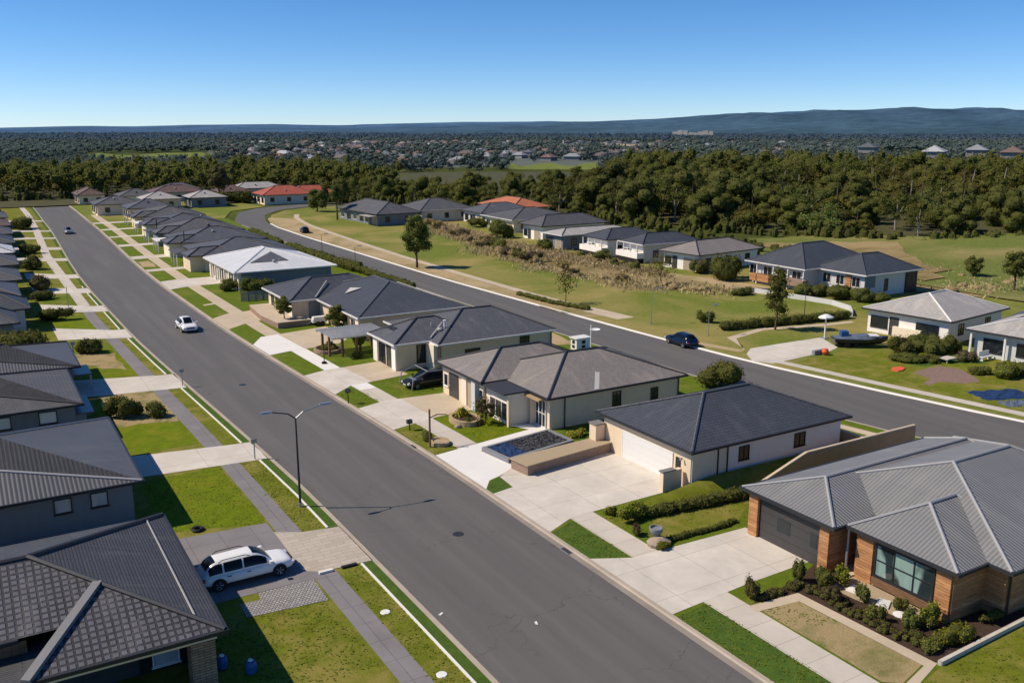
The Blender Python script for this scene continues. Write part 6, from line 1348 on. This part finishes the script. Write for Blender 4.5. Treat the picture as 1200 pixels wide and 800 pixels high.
# short grass over the near lawns: one object, nobody could count it
def grass(areas, seed, label):
    rg = np.random.default_rng(seed); VV = []
    for poly, dens, z in areas:
        xs = [p[0] for p in poly]; ys = [p[1] for p in poly]; n = int((max(xs) - min(xs)) * (max(ys) - min(ys)) * dens)
        X = rg.uniform(min(xs) - .04, max(xs) + .04, n); Y = rg.uniform(min(ys) - .04, max(ys) + .04, n)
        keep = np.array([pip(poly, a, b) for a, b in zip(X, Y)]); X, Y = X[keep], Y[keep]; m = len(X)
        cl = np.sin(X * 2.1 + seed) * np.cos(Y * 1.7) + rg.normal(size=m) * .8; k = cl > -.5; X, Y = X[k], Y[k]; m = len(X)
        a = rg.random(m) * 6.28; w = .035 + .04 * rg.random(m); h = .018 + .03 * rg.random(m); lx, ly = rg.normal(size=m) * .07, rg.normal(size=m) * .07
        dx, dy = np.cos(a) * w, np.sin(a) * w; zz = np.full(m, z)
        VV.append(np.stack([np.stack([X - dx, Y - dy, zz], 1), np.stack([X + dx, Y + dy, zz], 1), np.stack([X + dx * .5 + lx, Y + dy * .5 + ly, zz + h], 1), np.stack([X - dx * .5 + lx, Y - dy * .5 + ly, zz + h], 1)], 1))
    A = np.concatenate(VV); nz = np.cross(A[:, 1] - A[:, 0], A[:, 3] - A[:, 0])[:, 2]; A[nz < 0] = A[nz < 0][:, ::-1]
    me = quads_mesh('grass', A, ['blade']); me.polygons.foreach_set('use_smooth', [True] * len(me.polygons)); me.normals_split_custom_set_from_vertices([(0, 0, 1)] * len(me.vertices))
    o = bpy.data.objects.new('grass', me); COL.objects.link(o); o['kind'] = 'stuff'; o['label'] = label
grass([([(15.95, 20), (17.42, 20), (17.42, 46), (15.95, 46)], 55, .1), ([(15.85, 52), (17.4, 52), (17.3, 65.8), (15.8, 66)], 45, .1), ([(9.0, 56), (14.35, 54.6), (14.3, 66), (9, 66)], 34, .1), ([(7.9, 36), (14.5, 36), (14.3, 43.1), (7.9, 43.6)], 45, .1),
       ([(29.1, 20), (31.35, 20), (31.42, 32.6), (29.1, 32.4)], 60, .1), ([(29.1, 40.1), (31.3, 38.9), (31.3, 44.9), (29.1, 44)], 60, .1), ([(33.33, 30.5), (35.7, 30.2), (35.9, 27.6), (33.35, 28.6)], 24, .11), ([(34, 22), (43, 22.5), (52, 22.4), (52, 14), (34, 14)], 30, .11), ([(33.3, 60.9), (38.4, 61.8), (37.4, 66.2), (37.6, 68.3), (33.4, 68.3)], 40, .1), ([(29.1, 60.3), (31.2, 60.8), (31.2, 67.8), (29, 67.3)], 40, .1), ([(33.3, 39.2), (40, 38.9), (46, 42.2), (33.3, 43)], 34, .1), ([(29.1, 75), (31.3, 76), (31.1, 81.8), (28.4, 79.4)], 30, .1), ([(33.2, 76), (40, 76), (40, 82), (33.3, 82)], 22, .1), ([(33.3, 43.2), (43, 42.8), (43, 45.2), (33.4, 45)], 30, .12)], 5, 'short mown grass of the near lawns and verges')
# brushy thickets on the bank above the park lawn, a few kinds copied
BK = []
for i, lf in enumerate(['leaf_dry', 'leaf_olive', 'leaf_purple', 'leaf_khaki']):
    rng = np.random.default_rng(300 + i); L = [(rng.normal() * .8, rng.normal() * .6, 1.0 + .8 * rng.random(), .55 + .3 * rng.random(), .55 + .3 * rng.random(), .8 + .4 * rng.random()) for _ in range(11)]
    BK.append(crown_mesh('thicket', L, 1100, .22, lf, 300 + i, 'core_dry' if i in (0, 3) else 'core', .6))
BL = ['straw coloured brushy thicket on the bank above the park lawn', 'olive brushy thicket on the bank above the park lawn', 'grey brown brushy thicket on the bank above the park lawn', 'khaki brushy thicket on the bank above the park lawn']
rg2 = random.Random(44); line = [(106, 222), (101, 200), (97, 182), (94, 166), (91.5, 152), (89, 138), (89.5, 126), (94, 113)]
for a, b in zip(line, line[1:]):
    for j in range(4 if a[1] > 150 else 2):
        t = (j + rg2.random()) / (4 if a[1] > 150 else 2); k = rg2.choice([0, 0, 1, 2, 3, 3]); o = bpy.data.objects.new('thicket', BK[k]); COL.objects.link(o)
        o.location = (a[0] + (b[0] - a[0]) * t + rg2.uniform(-1.6, 1.6), a[1] + (b[1] - a[1]) * t, .05); q = rg2.uniform(.55, 1.05) * (1 if a[1] > 150 else .7); o.scale = (q * rg2.uniform(.9, 1.4), q, q * rg2.uniform(.7, 1.05)); o.rotation_euler.z = rg2.random() * 6.28; tag(o, BL[k], 'thicket', 'thickets on the bank above the park')

# ------------------------------------------------------------------ far land: woods, town, fields, hills, sky
CAMH, F = 24.5, 1076.0
DIR = Vector((.49958946, .83617728)).normalized()
def polar(px, d):
    """a place at ground distance d in the direction that the picture column px looks"""
    a = math.atan((px - 600) / F * .974); c, s_ = math.cos(a), math.sin(a); return (DIR.x * c + DIR.y * s_) * d, (DIR.y * c - DIR.x * s_) * d
def sector(name, pa, pb, d0, d1, z, m, n=8):
    mb = MB(); rg = random.Random(name + str(d0)); ja = [(rg.uniform(.94, 1.06), rg.uniform(.94, 1.06)) for _ in range(n + 1)]
    for k in range(n):
        q = []
        for i, e in ((k, 0), (k + 1, 0), (k + 1, 1), (k, 1)): q.append((*polar(pa + (pb - pa) * i / n, (d0, d1)[e] * ja[i][e]), z))
        mb.poly(q[::-1]) if False else mb.poly(q)
    o = struct(mb.build(name, m))
    if o.data.polygons[0].normal.z < 0: o.data.flip_normals()
    return o
FIELDS = [(596, 700, 470, 640), (95, 250, 720, 960), (655, 790, 1250, 1420), (1020, 1110, 900, 960), (395, 430, 900, 960)]
for (a, b, d0, d1), m in zip(FIELDS, ('field_green', 'field_green', 'field_tan', 'field_tan', 'field_green')): sector('field', a, b, d0, d1, .5, m)
sector('town_ground', 240, 1010, 560, 1600, .25, m_plain('town_ground', (.105, .125, .105), 1, 0, .5, .03))
def in_field(px, d): return any(a - 4 < px < b + 4 and d0 * .93 < d < d1 * 1.05 for a, b, d0, d1 in FIELDS)
rg = random.Random(9); P1, P2, P3 = [], [], []
for _ in range(7600):
    px = rg.uniform(-140, 1340); d = 400 * (4.5 ** rg.random()); x, y = polar(px, d)
    if in_field(px, d) or pip(WR, x, y) or pip(WL, x, y): continue
    town = 260 < px < 1000 and 560 < d < 1600
    if town and rg.random() > (.3 if px < 800 else .5): continue
    if d < 470 and not (px > 720): continue
    if 380 < px < 720 and d < 560 and rg.random() < .55: continue
    (P1 if d < 850 else P2).append((x, y))
for _ in range(4200):
    px = rg.uniform(-140, 1340); d = 1750 * (2.3 ** rg.random())
    if not in_field(px, d): P3.append(polar(px, d))
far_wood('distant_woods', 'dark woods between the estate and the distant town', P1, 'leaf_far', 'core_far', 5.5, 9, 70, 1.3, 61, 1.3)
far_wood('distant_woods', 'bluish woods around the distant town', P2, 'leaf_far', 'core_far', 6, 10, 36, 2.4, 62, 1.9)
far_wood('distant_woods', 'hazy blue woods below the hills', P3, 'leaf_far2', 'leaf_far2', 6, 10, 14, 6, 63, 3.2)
# the town: small gabled houses in a few kinds
RC = [('terracotta', (.2, .125, .105)), ('dark grey', (.105, .115, .13)), ('pale grey', (.25, .265, .285)), ('brown', (.14, .115, .105)), ('white', (.4, .41, .42)), ('reddish brown', (.17, .12, .105))]  # roof tones dulled, aerial haze put into the colours
TH = []
for nm, c in RC:
    mr = m_plain('town_roof_' + nm.replace(' ', '_'), c, .8, 0, .1, .2); mw = M['town_wall'] = M.get('town_wall') or m_plain('town_wall', (.27, .265, .26), .9, 0, .15, .1)
    mb = MB().box(-6, 6, -4.2, 4.2, 0, 3, 1); e = .7
    mb.poly([(-6 - e, -4.2 - e, 2.9), (6 + e, -4.2 - e, 2.9), (2.6, 0, 5.3), (-2.6, 0, 5.3)]); mb.poly([(6 + e, 4.2 + e, 2.9), (-6 - e, 4.2 + e, 2.9), (-2.6, 0, 5.3), (2.6, 0, 5.3)]); mb.poly([(-6 - e, 4.2 + e, 2.9), (-6 - e, -4.2 - e, 2.9), (-2.6, 0, 5.3)]); mb.poly([(6 + e, -4.2 - e, 2.9), (6 + e, 4.2 + e, 2.9), (2.6, 0, 5.3)])
    for x in (-4, -1, 2.2): mb.box(x, x + 1.4, -4.24, -4.19, 1, 2.2, 2)
    TH.append(mb.mesh('town_house', [mr, mw, 'frame_dark']))
placed = []; n = 0; tries = 0
while n < 292 and tries < 60000:
    tries += 1; px = rg.uniform(262, 960); d = 590 + 950 * rg.random() ** .8; x, y = polar(px, d)
    if d < 700 and not (270 < px < 590 or px > 800): continue
    if in_field(px, d) or any((x - a) ** 2 + (y - b) ** 2 < 19 ** 2 for a, b in placed): continue
    placed.append((x, y)); k = rg.choice([0, 1, 1, 1, 2, 2, 3, 3, 3, 4, 5, 5]); o = bpy.data.objects.new('town_house', TH[k]); COL.objects.link(o)
    o.location = (x, y, .2); o.rotation_euler.z = rg.choice([.5, 2.07]) + rg.uniform(-.25, .25); q = rg.uniform(.85, 1.15); o.scale = (q, q, q); tag(o, 'small distant house with a %s roof in the far town' % RC[k][0], 'house', 'houses of the far town'); n += 1
mb = MB(); 
for _ in range(900):
    px = rg.uniform(250, 1000); d = 620 + 1000 * rg.random() ** .9; x, y = polar(px, d); w = rg.uniform(4, 7); h = rg.uniform(3.5, 5); a = rg.uniform(0, 3); k = rg.choice([0, 0, 1, 1, 2, 2, 3])
    if in_field(px, d) or (d < 800 and 590 < px < 800): continue
    c_, s_ = math.cos(a), math.sin(a); cr = [(x + u * c_ - v * s_, y + u * s_ + v * c_) for u, v in ((-w, -w * .6), (w, -w * .6), (w, w * .6), (-w, w * .6))]
    for i in range(4): mb.poly([(*cr[i], 0), (*cr[(i + 1) % 4], 0), (*cr[(i + 1) % 4], h * .6), (*cr[i], h * .6)], 4)
    for i in range(4): mb.poly([(*cr[i], h * .6), (*cr[(i + 1) % 4], h * .6), (x, y, h)], k)
o = mb.build('town_roofs', ['town_roof_x' if False else TH[0].materials[0], TH[1].materials[0], TH[3].materials[0], TH[2].materials[0], 'town_wall']); o['kind'] = 'stuff'; o['label'] = 'crowded roofs of the far town'
# a few white sheds on the right
for i, (px, d, lb) in enumerate([(1098, 640, 'white shed roof above the woods on the right'), (1148, 700, 'pale twin roofed building above the woods on the right'), (1190, 640, 'pinkish roofed building at the right edge beyond the woods'), (1020, 760, 'grey blue roof beyond the woods')]):
    x, y = polar(px, d); o = bpy.data.objects.new('shed', TH[[4, 2, 5, 1][i]]); COL.objects.link(o); o.location = (x, y, 6); o.scale = (1.6, 1.4, 1.5); o.rotation_euler.z = .5; tag(o, lb, 'shed')
# hills
RID = [(-700, 149), (-200, 149), (0, 149.5), (90, 147.5), (150, 148), (230, 146), (310, 145.2), (400, 146.5), (470, 144), (560, 142.2), (640, 142), (700, 141.5), (760, 139), (820, 135), (870, 132.5), (930, 130.5), (980, 128.5), (1020, 128.5), (1060, 126.8), (1100, 128.5), (1150, 128), (1210, 131), (1400, 133), (1900, 146)]
def hills(name, d0, d1, cut, seed):
    rg = random.Random(seed); ph = [rg.uniform(0, 6) for _ in range(6)]; mb = MB(); NX, ND = 150, 26; cols = []
    for i in range(NX + 1):
        px = -500 + 2200 * i / NX; zr = CAMH + (150 - interp(RID, px)) / F * d1 * .8
        if cut: zr = CAMH + (150 - (interp(RID, px) if px > 690 else interp(RID, 690) + (690 - px) * .035)) / F * d1 * .8
        for j in range(ND + 1):
            t = j / ND; d = d0 + (d1 - d0) * t; x, y = polar(px, d); hh = max(0, math.sin(min(1, t / .8) * math.pi / 2) ** 2.2 - max(0, (t - .8) / .2) ** 2 * .5)
            w = .07 * math.sin(i * .9 + ph[0] + t * 9) + .05 * math.sin(i * .37 + t * 17 + ph[1]) + .04 * math.sin(i * 1.7 - t * 23 + ph[2])
            mb.v.append((x, y, max(-6, zr * hh * (1 + w * (1 - max(0, 1 - abs(t - .8) * 5))) - 2)))
    for i in range(NX):
        for j in range(ND):
            a = i * (ND + 1) + j; mb.f.append((a, a + ND + 1, a + ND + 2, a + 1)); mb.mi.append(0)
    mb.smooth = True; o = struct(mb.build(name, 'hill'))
    if sum(p.normal.z for p in o.data.polygons) < 0: o.data.flip_normals()
    return o
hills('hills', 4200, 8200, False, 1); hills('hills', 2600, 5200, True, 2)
mb = MB()
for k in range(8):
    pa, pb = 788 + 6 * k, 794 + 6 * k; z = 15 + 3 * math.sin(k * 1.3); mb.poly([(*polar(pa, 2480), 5), (*polar(pb, 2480), 5), (*polar(pb, 2600), z + math.sin(k)), (*polar(pa, 2600), z + math.sin(k - 1))])
struct(mb.build('quarry_ground', m_plain('quarry', (.2, .2, .19), 1, 0, .3, .02)))

# ------------------------------------------------------------------ camera and daylight
cam = bpy.data.cameras.new('camera'); co = bpy.data.objects.new('camera', cam); COL.objects.link(co); scene.camera = co
cam.sensor_width = 36; cam.lens = 36 * F / 1200; cam.clip_start = .5; cam.clip_end = 40000
rt, dn, fw = Vector((.85845025, -.51289685, 0)), Vector((-.11607562, -.19427911, -.97405445)), Vector((.49958946, .83617728, -.22631377))
mt = Matrix((rt, -dn, -fw)).transposed().to_4x4(); mt.translation = (0, 0, CAMH); co.matrix_world = mt
EL = R(46); sd = Vector((-.87, .49, 0)).normalized() * math.cos(EL) + Vector((0, 0, math.sin(EL)))
sun = bpy.data.lights.new('sun', 'SUN'); so = bpy.data.objects.new('sun', sun); COL.objects.link(so); sun.energy = 5.0; sun.angle = R(.53); sun.color = (1, .875, .71)
so.rotation_euler = (-sd).to_track_quat('-Z', 'Y').to_euler(); so.location = (-60, 40, 80)
w = bpy.data.worlds.new('World'); scene.world = w; w.use_nodes = True; nt = w.node_tree; bg = nt.nodes['Background']; bg.inputs['Strength'].default_value = .15
sky = nt.nodes.new('ShaderNodeTexSky'); sky.sky_type = 'NISHITA'; sky.sun_disc = False; sky.sun_elevation = EL; sky.sun_rotation = math.atan2(sd.x, sd.y)
sky.altitude = 1500; sky.air_density = .7; sky.dust_density = .25; sky.ozone_density = 7
hs = nt.nodes.new('ShaderNodeHueSaturation'); hs.inputs['Saturation'].default_value = 1.16; nt.links.new(sky.outputs[0], hs.inputs['Color']); tn = nt.nodes.new('ShaderNodeMix'); tn.data_type = 'RGBA'; tn.blend_type = 'MULTIPLY'; tn.inputs[0].default_value = 1; tn.inputs[7].default_value = (1, .93, .89, 1); nt.links.new(hs.outputs[0], tn.inputs[6]); nt.links.new(tn.outputs[2], bg.inputs['Color'])
scene.view_settings.view_transform = 'Standard'; scene.view_settings.look = 'None'; scene.view_settings.exposure = 0; scene.view_settings.gamma = 1
scene.cycles.use_denoising = True; scene.cycles.max_bounces = 6; scene.cycles.transparent_max_bounces = 4
